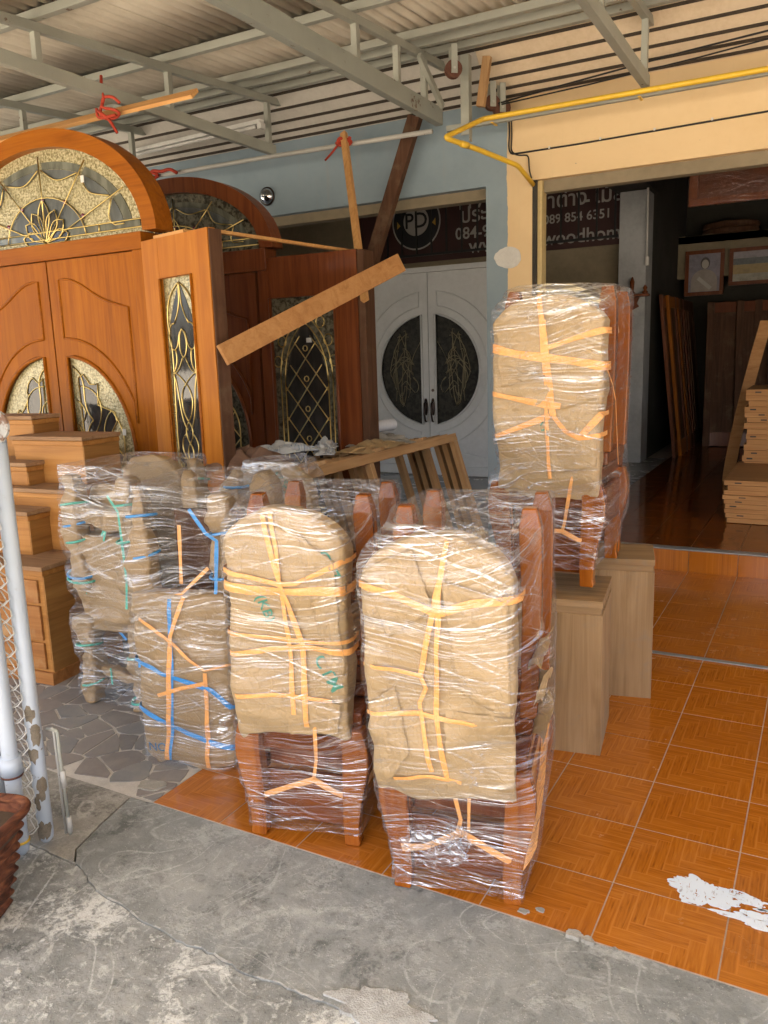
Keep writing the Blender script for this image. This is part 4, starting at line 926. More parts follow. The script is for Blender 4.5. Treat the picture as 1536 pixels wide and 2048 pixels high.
# ============================================================ PEDESTALS
def pedestal(loc, rz, w, d, h, lab, gap=True):
    t = thing('wooden_pedestal', lab, 'pedestal', loc, rz, 'grey brown wooden pedestals')
    MB().box(-w, 0, 0, d, 0, h - (.055 if gap else .02)).build('carcass', mat_ped, t, bevel=.002)
    if gap:
        MB().box(-w + .006, -.006, .006, d - .006, h - .055, h - .028).build('neck', mat_ped_x, t)
        MB().box(-w, -.0, -.0, d, h - .028, h).build('top', mat_ped_x, t, bevel=.002)
    else:
        MB().box(-w - .002, .003, -.003, d + .003, h - .019, h).build('top', mat_ped_x, t, bevel=.002)
        MB().tube([(-.09, -.001, h - .04), (-.09, .001, h - .04)], .004, 8).build('knot_hole', mat_black, t)
pedestal((-.689, 2.915, 0), R(8), .46, .37, .624, 'grey brown wooden pedestal in front, carrying the near leg of the raised bundle')
pedestal((-.615, 3.535, 0), R(12), .46, .30, .644, 'grey brown wooden pedestal behind, with a small dark knot hole')

# ============================================================ WRAPPED CHAIR BUNDLES
def crumple(p, seed, amp=1.0):
    q = Vector(p); x, z = q.x + .37 * q.y, q.z
    b = facet(x * .8 + .6 * z + seed, z * .8 - .6 * x, .17, seed) * .020
    c = facet(x * .5 - .86 * z, z * .5 + .86 * x + seed, .075, seed + 3) * .0115
    d = facet(x * .95 + .3 * z, z * .95 - .3 * x, .033, seed + 5) * .005 * max(0, min(1, .5 + 2.2 * noise.noise(q * 5 + Vector((0, seed, 2)))))
    return (b + c + d) * amp + .002
def facet(x, z, cell, seed):
    """creased sheet: random heights on a triangle lattice, joined by flat facets"""
    u = (x - z * .57735) / cell; v = z * 1.1547 / cell; i, j = math.floor(u), math.floor(v); fu, fv = u - i, v - j
    def hsh(a, b):
        n = math.sin(a * 127.1 + b * 311.7 + seed * 74.7) * 43758.5453; return (n - math.floor(n)) * 2 - 1
    if fu + fv < 1: return hsh(i, j) * (1 - fu - fv) + hsh(i + 1, j) * fu + hsh(i, j + 1) * fv
    return hsh(i + 1, j + 1) * (fu + fv - 1) + hsh(i + 1, j) * (1 - fv) + hsh(i, j + 1) * (1 - fu)
class Panel:
    """paper wrapped chair back: front surface y(x, z)"""
    def __init__(s, z0, z1, hw, zs, seed, y0=.055, d=.05, flip=False, low=None, amp=1.0, ox=0.0, ae=2.2): s.ox = ox; s.ae = ae; s.z0, s.z1, s.hw, s.zs, s.seed, s.y0, s.d, s.flip, s.amp = z0, z1, hw, zs, seed, y0, d, flip, amp; s.low = low
    def w(s, z):
        if s.flip:
            if z < s.zs: t = (s.zs - z) / (s.zs - s.z0); return max(.012, s.hw * math.sqrt(max(0, 1 - t * t * .55)))
            return s.hw
        w = s.hw * (1.0 - .05 * max(0, (s.zs - z)) / max(.1, s.zs - s.z0))
        if z > s.zs: t = (z - s.zs) / (s.z1 - s.zs); w *= max(0, 1 - t ** s.ae) ** (.5 if s.ae > 2 else .62) * .88 + .12 * (1 - t)
        w *= 1 + .03 * noise.noise((z * 5, s.seed, 0)) + .012 * noise.noise((z * 17, s.seed, 4))
        return max(w, .012)
    def dd(s, z):
        e = min((z - s.z0), (s.z1 - z)); return s.d * (.75 + .25 * min(1, max(0, e) / .06)) if e > 0 else s.d * .7
    def surf(s, x, z):
        w = s.w(z); t = min(.985, abs(x / w)); return s.y0 - s.dd(z) * (1 - t ** 7) ** .143 - crumple((x, 0, z), s.seed, s.amp)
    def build(s, parent, m, nu=150, nv=170):
        mb = MB(); H = s.z1 - s.z0
        def fn(i, j):
            z = s.z0 + H * j / (nv - 1); a = 2 * math.pi * i / nu; w = s.w(z); d = s.dd(z)
            if j == 0: z += .03 * noise.noise((math.cos(a) * 2.2, math.sin(a), s.seed))
            ca, sa = math.cos(a), math.sin(a); x = w * math.copysign(abs(ca) ** .28, ca); y = d * math.copysign(abs(sa) ** .28, sa)
            if j == nv - 1: x *= .6; y *= .5
            k = crumple((x, 0 if y < 0 else 3, z), s.seed, s.amp)
            ln = math.hypot(x / w, y / d) + 1e-6
            return (s.ox + x + k * .35 * (x / w) ** 5 + .010 * noise.noise((z * 4, math.copysign(3, x), s.seed)), s.y0 + y - (k if y < 0 else -k) * min(1, abs(y / d)), z + .014 * noise.noise((x * 7, y * 7, s.seed + 2)) * (1 if j > nv - 4 else 0) + (.035 * noise.noise((x * 9, 1, s.seed)) if j < 3 else 0))
        mb.grid(fn, nu, nv, closeu=True)
        mb.f.append(tuple((nv - 1) * nu + i for i in range(nu)))
        o = mb.build('paper_wrap', m, parent, smooth=True, fix=False)
        return o
    def strap(s, pts, w0, m, parent, name='strap', lift=.008, twist=0):
        P = []
        for (a, b) in zip(pts, pts[1:]):
            n = max(2, int(math.dist(a[:2], b[:2]) / .012))
            for i in range(n): t = i / n; P.append((a[0] + (b[0] - a[0]) * t, a[1] + (b[1] - a[1]) * t))
        P.append(pts[-1][:2]); mb = MB(); L = len(P); V = []
        for i in range(L):
            a = P[max(0, i - 1)]; b = P[min(L - 1, i + 1)]; dx, dz = b[0] - a[0], b[1] - a[1]; l = math.hypot(dx, dz) or 1
            ww = w0 * (1 + .45 * noise.noise((i * .09, s.seed, w0 * 90))) / 2
            for sg in (-1, -.33, .33, 1):
                x, z = P[i][0] - dz / l * ww * sg, P[i][1] + dx / l * ww * sg
                yy = min(s.surf(x, z), s.surf(P[i][0], P[i][1]) + .006) if s.z0 - .005 < z < s.z1 + .01 else s.y0 - s.d - .004
                V.append((s.ox + x, yy - lift - .0012 * (1 - sg * sg) - .0008 * math.sin(sg * 7 + i * .5), z))
        for end in (0, 1):
            idx = L - 1 if end else 0; x, z = P[idx]
            if abs(x) > .165 and s.z0 + .02 < z < s.z1 - .04:
                sg_ = math.copysign(1, x); w_ = s.w(z); sec = V[idx * 4:idx * 4 + 4]; add = []
                for xx, yy in ((w_ * .985 + .008, s.y0 - s.d * .75), (w_ + .013, s.y0 - s.d * .3), (w_ + .012, s.y0 + s.d * .9)): add += [(s.ox + sg_ * xx, yy, q[2]) for q in sec]
                if end: V += add; L += 3
                else: V[:0] = add[8:12] + add[4:8] + add[0:4]; L += 3; P = [P[0]] * 3 + P
        mb.v = V; mb.f = [(i * 4 + k, i * 4 + k + 1, i * 4 + k + 5, i * 4 + k + 4) for i in range(L - 1) for k in range(3)]
        return mb.build(name, m, parent, smooth=True)
    def mark(s, txt, x, z, size, rot, m, parent):
        me = text_mesh(txt, size, 0); c, sn = math.cos(rot), math.sin(rot)
        for v in me.vertices:
            X_, Z_ = x + v.co.x * c - v.co.y * sn, z + v.co.x * sn + v.co.y * c; v.co = (s.ox + X_, s.surf(X_, Z_) - .0025, Z_)
        link('marker_writing', me, m, parent)
def leg_mesh(H, top=1.0):
    """cabriole leg, foot at z = 0; curves outwards in +x"""
    prof = [(0.0, .0, .016), (.02, .0, .019), (.08, -.002, .0175), (.2, -.002, .019), (.38, .004, .022), (.55, .013, .027), (.70, .021, .030), (.82, .021, .030), (.92, .016, .028), (1.0, .01, .026)]
    mb = MB(); n = len(prof)
    for t, cx, hw in prof:
        hw *= 1.42; hd = .022 + .006 * t
        mb.v += [(cx - hw, -hd, t * H), (cx + hw, -hd, t * H), (cx + hw, hd, t * H), (cx - hw, hd, t * H)]
    for i in range(n - 1):
        for k in range(4): mb.f.append((i * 4 + k, i * 4 + (k + 1) % 4, i * 4 + 4 + (k + 1) % 4, i * 4 + 4 + k))
    mb.f += [(3, 2, 1, 0), tuple(4 * (n - 1) + k for k in range(4))]
    return mb
LEG = leg_mesh(.40).mesh('leg'); LEG.materials.append(mat_chair)
def post_mesh(H):
    """upturned leg: square post whose foot ends in a faceted taper at the top"""
    prof = [(0, .026), (.5, .027), (.72, .03), (.88, .0315), (.915, .031), (.99, .0215), (1, .0205)]
    mb = MB()
    for i, (t, r) in enumerate(prof):
        cx = .008 * math.sin(t * 3.0)
        mb.v += [(cx - r, -r, t * H), (cx + r, -r, t * H), (cx + r, r, t * H), (cx - r, r, t * H)]
    for i in range(len(prof) - 1):
        for k in range(4): mb.f.append((i * 4 + k, i * 4 + (k + 1) % 4, i * 4 + 4 + (k + 1) % 4, i * 4 + 4 + k))
    n = len(prof); mb.f += [(3, 2, 1, 0), tuple(4 * (n - 1) + k for k in range(4))]
    return mb
POST = post_mesh(.62).mesh('upturned_leg'); POST.materials.append(mat_chair)
def put(name, me, parent, loc, flipx=False, bevel=.004):
    o = inst(name, me, parent, loc, (0, 0, 0), (-1, 1, 1) if flipx else None)
    b = o.modifiers.new('bevel', 'BEVEL'); b.width = bevel; b.segments = 2; b.limit_method = 'ANGLE'; b.angle_limit = R(20); return o
def hull2(pts):
    pts = sorted(set(map(tuple, np.round(pts, 4))))
    if len(pts) < 3: return pts
    def half(ps):
        o = []
        for p in ps:
            while len(o) > 1 and (o[-1][0] - o[-2][0]) * (p[1] - o[-2][1]) - (o[-1][1] - o[-2][1]) * (p[0] - o[-2][0]) <= 0: o.pop()
            o.append(p)
        return o
    a = half(pts); b = half(pts[::-1]); return a[:-1] + b[:-1]
def film(parent, zlo, zhi, seed, cy_=.28, win=.05, off=.006, drop=.03, extra=(), wr=1.0, m=None, nth=220, dz=.0052):
    """taut stretch film: slice the bundle, take each slice's hull, smooth and wrinkle it"""
    bpy.context.view_layer.update()
    P = []
    for ch in parent.children_recursive:
        if ch.type != 'MESH': continue
        me = ch.data; n = len(me.vertices); a = np.empty(n * 3); me.vertices.foreach_get('co', a); a = a.reshape(n, 3)
        if n > 4000: a = a[::5]
        M4 = np.array(parent.matrix_world.inverted() @ ch.matrix_world); a = a @ M4[:3, :3].T + M4[:3, 3]; P.append(a)
        if n < 60:                                       # long straight pieces: add points along their edges
            for e in me.edges:
                u, v = a[e.vertices[0]], a[e.vertices[1]]; k = max(2, int(np.linalg.norm(u - v) / .03)); P.append(np.linspace(u, v, k))
    if extra: P.append(np.array(extra))
    P = np.concatenate(P); nz = int((zhi - zlo) / dz) + 1; zs = np.linspace(zlo, zhi, nz); th = np.linspace(0, 2 * np.pi, nth, endpoint=False)
    dirs = np.stack([np.cos(th), np.sin(th)], 1); cen = np.array([0, cy_]); Rr = np.zeros((nz, nth)); coarse = range(0, nz, 3); rows_ = []
    for i in coarse:
        sl = P[np.abs(P[:, 2] - zs[i]) < win][:, :2]
        if len(sl) < 3: rows_.append(rows_[-1].copy() * .9 if rows_ else np.full(nth, .2)); continue
        h = np.array(hull2(sl)) - cen; r = np.full(nth, 1e9)
        for a, b in zip(h, np.roll(h, -1, 0)):
            e = b - a; nn = np.array([e[1], -e[0]]); l = np.linalg.norm(nn)
            if l < 1e-6: continue
            nn /= l; dd = nn @ a; den = dirs @ nn
            with np.errstate(divide='ignore', invalid='ignore'): r = np.where(den > 1e-4, np.minimum(r, dd / den), r)
        rows_.append(np.clip(r, .02, .7))
    rows_ = np.array(rows_); ci = np.array(list(coarse))
    for k in range(nth): Rr[:, k] = np.interp(np.arange(nz), ci, rows_[:, k])
    ker = np.exp(-np.linspace(-2, 2, 13) ** 2); ker /= ker.sum(); pad = np.pad(Rr, ((6, 6), (0, 0)), 'edge'); Rr = sum(pad[i:i + nz] * ker[i] for i in range(13))
    Rr = np.maximum(Rr, 0) + off
    ncap = 14; V = []; UVs = []
    for j in range(nz + ncap):
        jj = min(j, nz - 1); z = zs[jj]; cap = max(0, j - nz + 1) / ncap
        for i in range(nth):
            r = Rr[jj, i]; u = th[i] * .28
            k1 = noise.noise((u * 3.0, (z - u * .16) * 55, seed)); k2 = noise.noise((u * 4.0, (z + u * .3) * 42, seed + 7)); k3 = noise.noise((u * 6, z * 6, seed + 3)); k4 = abs(noise.noise((u * 11, z * 16, seed + 9)))
            r += (.0022 * k1 + .0018 * k2 + .004 * k3 + .004 * k4) * wr
            zz = z
            if cap > 0:
                s = 1 - cap ** 1.2 * .97; r *= s; zz = z + .006 * k3 - drop * math.sin(cap * math.pi / 2) * (.6 + .8 * noise.noise((th[i] * 1.3, cap * 2, seed)))
            if j == 0: zz += .012 * noise.noise((u * 9, 0, seed)) + .03 * noise.noise((u * 2.4, 4, seed))
            V.append((r * dirs[i, 0], cy_ + r * dirs[i, 1], zz)); UVs.append((u, z - cap * .2))
    nzz = nz + ncap; F = [(j * nth + i, j * nth + (i + 1) % nth, (j + 1) * nth + (i + 1) % nth, (j + 1) * nth + i) for j in range(nzz - 1) for i in range(nth)]
    me = bpy.data.meshes.new('stretch_film'); me.from_pydata(V, [], F); me.update()
    uvl = me.uv_layers.new(name='UVMap'); li = np.empty(len(me.loops), dtype=np.int32); me.loops.foreach_get('vertex_index', li); ua = np.array(UVs)[li]
    # keep u continuous over the seam
    fu = ua.reshape(-1, 4, 2); big = fu[:, :, 0].max(1) - fu[:, :, 0].min(1) > .5; fu[big, :, 0] = np.where(fu[big, :, 0] < .5, fu[big, :, 0] + 2 * math.pi * .28, fu[big, :, 0])
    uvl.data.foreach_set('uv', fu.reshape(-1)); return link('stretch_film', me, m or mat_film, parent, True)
def ribbon3(pts, w_, m, parent, nrm=(0, -1, 0), name='strap'):
    """flat twine through free 3-D points"""
    P = []
    for a, b in zip(pts, pts[1:]):
        a, b = Vector(a), Vector(b); n = max(2, int((b - a).length / .03))
        P += [a.lerp(b, i / n) for i in range(n)]
    P.append(Vector(pts[-1])); mb = MB(); nr = Vector(nrm)
    for i, p in enumerate(P):
        d = (P[min(i + 1, len(P) - 1)] - P[max(i - 1, 0)]).normalized(); s = d.cross(nr)
        if s.length < .1: s = d.cross(Vector((1, .2, .1)))
        s.normalize(); ww = w_ / 2 * (1 + .3 * noise.noise((i * .3, w_ * 50, p.x * 3)))
        mb.v += [tuple(p - s * ww), tuple(p + nr * .0015), tuple(p + s * ww)]
    mb.f = [(i * 3 + k, i * 3 + k + 1, i * 3 + k + 4, i * 3 + k + 3) for i in range(len(P) - 1) for k in range(2)]
    return mb.build(name, m, parent, smooth=True)
def base_chairs(t, brown=True, depth=.60):
    """two chairs packed seat to seat: one upright, the other upside down on it"""
    for sx in (-1, 1):
        put('leg', LEG, t, (sx * .162 - .01, .03, 0), sx < 0); put('leg', LEG, t, (sx * .158, .50, 0), sx < 0)
        put('upturned_leg', POST, t, (sx * .178, .19, .50), sx < 0); put('upturned_leg', POST, t, (sx * .172 + .01, .485, .495), sx < 0)
    MB().box(-.16, .14, .035, .06, .30, .36).build('apron', mat_chair_x, t, bevel=.003)
    MB().box(-.15, .13, .055, .07, .04, .215).build('lower_panel', mat_chair_x, t, bevel=.003)
    MB().box(-.19, .19, .04, .53, .40, .445).build('seat', mat_chair_x, t, bevel=.008)
    MB().box(-.195, .195, .16, .55, .448, .50).build('upturned_seat', mat_chair_x, t, bevel=.008)
    for sx in (-1, 1):
        MB().box(min(sx * .13, sx * .185), max(sx * .13, sx * .185), .53, .57, .02, .445).build('upturned_back_stile', mat_chair, t, bevel=.004)
        MB().box(min(sx * .162, sx * .19), max(sx * .162, sx * .19), .07, .50, .20, .36).build('side_apron', mat_chair_x, t, bevel=.003)
    MB().box(-.13, .13, .535, .565, .06, .42).build('upturned_back', mat_chair_x, t, bevel=.004)
    MB().box(-.15, .13, .085, .10, .22, .32).build('back_panel', mat_teak_dark, t, bevel=.003)
    MB().box(-.15, .15, .185, .215, .86, .93).build('stretcher', mat_chair_x, t, bevel=.003)
BG = 'film wrapped chair bundles'
def paper_patch(pn, corners, parent, lift=.006, n=22, seed=1):
    """sheet of paper laid over a wrapped back, with its own free edges"""
    (ax, az), (bx, bz), (cx_, cz_), (dx, dz_) = corners; mb = MB()
    def fn(i, j):
        u, v = i / (n - 1), j / (n - 1); x = (1 - u) * (1 - v) * ax + u * (1 - v) * bx + u * v * cx_ + (1 - u) * v * dx; z = (1 - u) * (1 - v) * az + u * (1 - v) * bz + u * v * cz_ + (1 - u) * v * dz_
        e = min(u, v, 1 - u, 1 - v); x += .006 * noise.noise((u * 4, v * 4, seed)); z += .006 * noise.noise((u * 4, v * 4, seed + 5))
        return (pn.ox + x, pn.surf(x, z) - lift - .006 * abs(noise.noise((u * 5, v * 5, seed + 2))) - (.004 if e < .04 else 0), z)
    mb.grid(fn, n, n); o = mb.build('paper_sheet', mat_kraft, parent, smooth=True); m = o.modifiers.new('thick', 'SOLIDIFY'); m.thickness = .0008; return o
# ---- bundle in front, right
D = thing('wrapped_chairs', 'nearest film wrapped chair bundle at the right front', 'chairs', (-.845, 1.905, .004), R(12), BG)
pd = Panel(.335, 1.085, .208, .955, 3.1, .0, .055, ox=-.04); base_chairs(D); pd.build(D, mat_kraft)
pd2 = Panel(.34, .80, .10, .77, 8.4, .022, .052, amp=1.3)
mb = MB()                                                  # loose paper sheet folded over the lower right
mb.grid(lambda i, j: (-.02 + .185 * i / 20 + .006 * noise.noise((j * .3, 0, 1)), pd.surf(.02 + .17 * i / 20, .345 + .26 * j / 26) - .006 - .006 * noise.noise((i * .25, j * .25, 4)), .345 + .26 * j / 26), 21, 27); mb.build('paper_sheet', mat_kraft, D, smooth=True)
for k, (x, z, s_, r_) in enumerate(((.20, .62, .10, .3), (.205, .52, .12, -.4), (.2, .72, .08, .9))):
    mb = MB(); mb.grid(lambda i, j: (x + .022 * math.sin(i * .5 + k) + .03 * j / 8, .07 + .14 * i / 10, z + s_ * (j / 8 - .5) + .02 * noise.noise((i * .4, j * .5, k)) + .02 * math.sin(i * .6 + r_)), 11, 9); mb.build('paper_scrap', mat_kraft, D, smooth=False)
paper_patch(pd, [(-.2, .99), (-.06, 1.05), (.0, .90), (-.13, .80)], D, .004, seed=3); paper_patch(pd, [(.02, .98), (.19, .92), (.2, .60), (.07, .66)], D, .004, seed=7); paper_patch(pd, [(-.2, .60), (-.12, .66), (-.08, .48), (-.15, .36)], D, .004, seed=9)
pd.strap([(-.205, .945), (-.11, .925), (.015, .885), (.10, .915), (.205, .925)], .022, mat_orange, D)
pd.strap([(.035, 1.075), (.02, .98), (-.03, .76), (-.045, .70)], .016, mat_orange, D); pd.strap([(.02, .98), (.012, .85), (-.004, .60), (.02, .40)], .014, mat_orange, D, lift=.009)
pd.strap([(-.17, .715), (-.1, .705), (-.045, .70), (-.03, .665), (-.05, .62), (-.02, .42)], .012, mat_orange, D, lift=.010)
pd.strap([(-.19, .575), (-.06, .59), (.06, .575), (.12, .57)], .014, mat_orange, D); pd.strap([(-.13, .385), (-.02, .40), (.06, .39)], .012, mat_orange, D)
ribbon3([(-.02, -.03, .42), (.01, -.012, .26), (.0, -.005, .215)], .013, mat_orange, D); ribbon3([(.04, -.03, .40), (.03, .0, .22)], .010, mat_orange, D)
ribbon3([(-.185, .05, .13), (-.17, .005, .135), (-.10, .0, .15), (.01, -.006, .215), (.13, .0, .15), (.182, .02, .115), (.20, .1, .14), (.205, .3, .26), (.2, .5, .36)], .022, mat_orange, D)
mb = MB(); mb.grid(lambda i, j: (-.10 + .17 * i / 24 + .018 * noise.noise((i * .4, j * .4, 2)), -.012 - .022 * abs(noise.noise((i * .33, j * .33, 5))), .10 + .16 * j / 20 + .02 * noise.noise((i * .35, j * .3, 7))), 25, 21)
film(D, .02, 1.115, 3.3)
# film bunched into a knot
def knot(parent, cx, y, cz, w_, h_, seed):
    mb = MB(); n, m_ = 40, 34
    def fn(i, j):
        u, v = i / (n - 1) - .5, j / (m_ - 1) - .5; k = noise.fractal((u * 4 + seed, v * 4, seed), 1.0, 2.0, 4)
        return (cx + w_ * u * (1 - .5 * abs(v)) + .02 * k, y - .02 * abs(noise.noise((u * 9, v * 9, seed + 1))) - .012 * abs(k), cz + h_ * v * (1 - .4 * abs(u)) + .02 * noise.noise((u * 6, v * 6, seed + 2)))
    mb.grid(fn, n, m_); o = mb.build('film_knot', mat_film_thin, parent, smooth=True)
    uvl = o.data.uv_layers.new(name='UVMap'); li = [l.vertex_index for l in o.data.loops]
    for q, vi in enumerate(li): uvl.data[q].uv = ((vi % n) / n * .2 + seed, (vi // n) / m_ * .2)
knot(D, -.07, -.018, .165, .19, .13, 1.5); knot(D, .0, -.02, .20, .07, .1, 4.5)
# ---- bundle in front, middle
Cb = thing('wrapped_chairs', 'film wrapped chair bundle in the middle of the front row', 'chairs', (-1.40, 1.945, .004), R(14), BG)
pc = Panel(.385, 1.11, .198, .985, 6.2, .02, .05, amp=.75, ox=-.022); base_chairs(Cb); pc.build(Cb, mat_kraft)
paper_patch(pc, [(.06, 1.04), (.17, .96), (.185, .60), (.13, .62)], Cb, .003, seed=13); paper_patch(pc, [(-.02, .52), (.17, .50), (.15, .40), (.0, .39)], Cb, .004, seed=15)
pc.strap([(-.055, 1.09), (-.03, .98), (.0, .89), (.03, .78), (.055, .69), (.055, .60), (.055, .42)], .017, mat_orange, Cb, lift=.010); pc.strap([(-.03, 1.095), (-.012, .98), (.0, .88), (.005, .77), (.012, .65), (.015, .46)], .014, mat_orange, Cb)
pc.strap([(-.195, .87), (-.1, .86), (.0, .862), (.1, .868), (.195, .868)], .026, mat_orange, Cb); pc.strap([(-.19, .915), (-.1, .90), (-.01, .885), (.05, .89), (.12, .92), (.19, .955)], .015, mat_orange, Cb, lift=.007)
pc.strap([(-.18, .715), (-.05, .705), (.1, .70), (.19, .705)], .012, mat_orange, Cb); pc.strap([(-.18, .645), (-.06, .665), (.05, .685), (.19, .67)], .018, mat_orange, Cb); pc.strap([(-.17, .51), (-.05, .525), (.05, .52), (.14, .51)], .014, mat_orange, Cb)
pc.mark('C17', .15, .945, .055, R(-65), mat_marker, Cb); pc.mark('CTM', .13, .60, .06, R(-62), mat_marker, Cb); pc.mark('(KB)', -.06, .80, .05, R(-70), mat_marker, Cb)
ribbon3([(.055, -.025, .42), (.05, -.012, .30), (.035, -.004, .225)], .012, mat_orange, Cb)
ribbon3([(-.17, .06, .135), (-.155, .012, .14), (-.05, .004, .19), (.035, -.002, .225), (.10, .0, .19), (.165, .02, .155), (.185, .15, .19), (.195, .5, .3)], .02, mat_orange, Cb)
ribbon3([(.2, .05, .68), (.225, .2, .72), (.23, .5, .80)], .024, mat_orange, Cb, (1, 0, 0))
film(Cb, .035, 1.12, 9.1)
# ---- raised bundle on the pedestals
Fb = thing('wrapped_chairs', 'film wrapped chair bundle raised on the two pedestals', 'chairs', (-.915, 2.94, .662), R(3), BG)
pf = Panel(.36, 1.10, .205, .99, 12.7, .03, .055, amp=1.0, ae=1.5); base_chairs(Fb); pf.build(Fb, mat_kraft)
paper_patch(pf, [(-.19, .98), (-.02, 1.05), (.01, .80), (-.17, .76)], Fb, .004, seed=23); paper_patch(pf, [(.0, .66), (.19, .72), (.19, .47), (.03, .44)], Fb, .004, seed=25)
pf.strap([(-.025, 1.09), (-.01, .98), (.0, .90), (.02, .72), (.035, .655)], .024, mat_orange, Fb, lift=.010); pf.strap([(-.005, 1.0), (.0, .80), (.01, .60), (.02, .42)], .013, mat_orange, Fb)
pf.strap([(-.2, .905), (-.1, .88), (.0, .865), (.1, .85), (.2, .83)], .03, mat_orange, Fb); pf.strap([(.01, .90), (.1, .93), (.2, .955)], .018, mat_orange, Fb, lift=.007)
pf.strap([(-.2, .735), (-.1, .715), (.0, .695), (.06, .69)], .02, mat_orange, Fb); pf.strap([(-.19, .575), (-.1, .61), (.02, .655)], .018, mat_orange, Fb); pf.strap([(.035, .655), (.08, .60), (.13, .575), (.17, .62), (.205, .66)], .02, mat_orange, Fb, lift=.010); pf.strap([(.13, .575), (.17, .58), (.205, .585)], .018, mat_orange, Fb)
ribbon3([(.125, -.035, .57), (.10, -.03, .42), (.07, -.006, .25), (.06, -.002, .215)], .012, mat_orange, Fb); ribbon3([(-.17, .03, .19), (-.05, .0, .215), (.06, -.002, .215), (.12, .0, .185), (.18, .03, .17)], .016, mat_orange, Fb)
ribbon3([(.215, .0, .82), (.222, .08, .76), (.225, .13, .70), (.228, .2, .45)], .012, mat_orange, Fb, (1, 0, 0))
MB().prism([(.192, .195, .985), (.205, .24, .985), (.21, .24, .95), (.2, .21, .93)], (.004, 0, 0)).build('paper_scrap', mat_kraft, Fb)
pf.mark('KT', .0, .62, .05, R(-80), mat_marker, Fb)
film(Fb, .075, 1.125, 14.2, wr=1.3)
# ---- paper wrapped bundles
def kraft_tube(name, path, radii, seed, parent, m=mat_kraft, n=36, seg=52):
    P = [Vector(p) for p in path]; L = [0]
    for a, b in zip(P, P[1:]): L.append(L[-1] + (b - a).length)
    def at(s):
        for i in range(len(P) - 1):
            if s <= L[i + 1] + 1e-9: t = (s - L[i]) / (L[i + 1] - L[i]); return P[i].lerp(P[i + 1], t), radii[i] + (radii[i + 1] - radii[i]) * t
        return P[-1], radii[-1]
    mb = MB()
    def fn(i, j):
        c, r = at(L[-1] * j / (seg - 1)); a = 2 * math.pi * i / n; d = Vector((math.copysign(abs(math.cos(a)) ** .42, math.cos(a)), math.copysign(abs(math.sin(a)) ** .42, math.sin(a)), 0)) * .92
        if abs((P[-1] - P[0]).normalized().z) < .5: d = Vector((0, d.x, d.y)) if abs((P[-1] - P[0]).x) > abs((P[-1] - P[0]).y) else Vector((d.x, 0, d.y))
        p = c + d * r; k = crumple(p * 1.8 + Vector((seed, 0, 0)), seed, 1.0)
        if j in (0, seg - 1): r *= .55
        return c + d * (r + k)
    mb.grid(fn, n, seg, closeu=True); mb.f.append(tuple(range(n))); mb.f.append(tuple((seg - 1) * n + i for i in range(n)))
    return mb.build(name, m, parent, smooth=True)
Bb = thing('wrapped_chairs', 'brown paper bundle tied with bright blue twine', 'chairs', (-2.095, 2.175, .004), R(16), BG)
pb = Panel(.0, .70, .195, .12, 21.3, .03, .05, flip=True, amp=.7); pb.zs = .05; pb.build(Bb, mat_kraft_dark)
for sx, h in ((-1, 1.10), (1, 1.07)):
    kraft_tube('wrapped_leg', [(sx * .155, .075, .55), (sx * .165, .07, .8), (sx * .168, .07, h - .07), (sx * .168, .07, h)], [.05, .046, .044, .03], 30 + sx, Bb, mat_kraft_dark)
    kraft_tube('wrapped_leg', [(sx * .16, .52, .02), (sx * .165, .52, .6), (sx * .168, .52, 1.0), (sx * .168, .52, 1.09)], [.05, .05, .045, .03], 35 + sx, Bb, mat_kraft_dark)
MB().box(-.17, .17, .09, .55, .46, .56).build('seat', mat_chair_x, Bb, bevel=.008); MB().box(-.15, .15, .10, .13, .62, .68).build('stretcher', mat_chair_x, Bb, bevel=.003)
kraft_tube('wrapped_rail', [(-.17, .5, .80), (.17, .5, .80)], [.05, .05], 41, Bb, mat_kraft_dark); kraft_tube('wrapped_rail', [(-.17, .52, .62), (.17, .52, .62)], [.06, .06], 43, Bb, mat_kraft_dark)
MB().box(-.15, .15, .30, .34, .58, .96).build('upright_back', mat_rough_dark, Bb, bevel=.006)
pb.strap([(-.19, .43), (-.08, .39), (.03, .36), (.12, .33), (.19, .26)], .02, mat_blue, Bb); pb.strap([(-.19, .235), (-.05, .165), (.08, .125), (.19, .10)], .022, mat_blue, Bb); pb.strap([(-.03, .68), (-.035, .40), (-.06, .17), (-.09, .02)], .018, mat_blue, Bb)
pb.strap([(.03, .69), (-.03, .54), (-.06, .25), (-.10, .02)], .02, mat_orange, Bb, lift=.010); pb.strap([(.10, .40), (.095, .2), (.085, .01)], .019, mat_orange, Bb); pb.strap([(-.16, .60), (-.02, .51), (.1, .41), (.18, .43)], .011, mat_orange, Bb, lift=.011); pb.strap([(-.1, .30), (0, .335), (.1, .36)], .014, mat_orange, Bb, lift=.011)
pb.mark('NO.', -.13, .07, .05, 0, mat_bluemarker, Bb)
for z, sx in ((.98, -1), (.83, -1), (.64, -1), (.92, 1), (.76, 1), (.62, 1)):
    c = Vector((sx * .163, .072, z)); r_ = .056
    MB().tube([(c.x + r_ * math.cos(a), c.y + r_ * math.sin(a), c.z + .01 * math.sin(a + z * 9)) for a in np.linspace(0, 2 * math.pi, 19)[:-1]], .006, 5, closed=True).build('twine_loop', mat_blue, Bb, smooth=True)
ribbon3([(.07, -.0, 1.02), (.13, .0, .93), (.165, .012, .90), (.15, .01, .72), (.12, -.02, .45)], .014, mat_blue, Bb); ribbon3([(-.19, .03, .60), (-.18, -.015, .40)], .012, mat_blue, Bb)
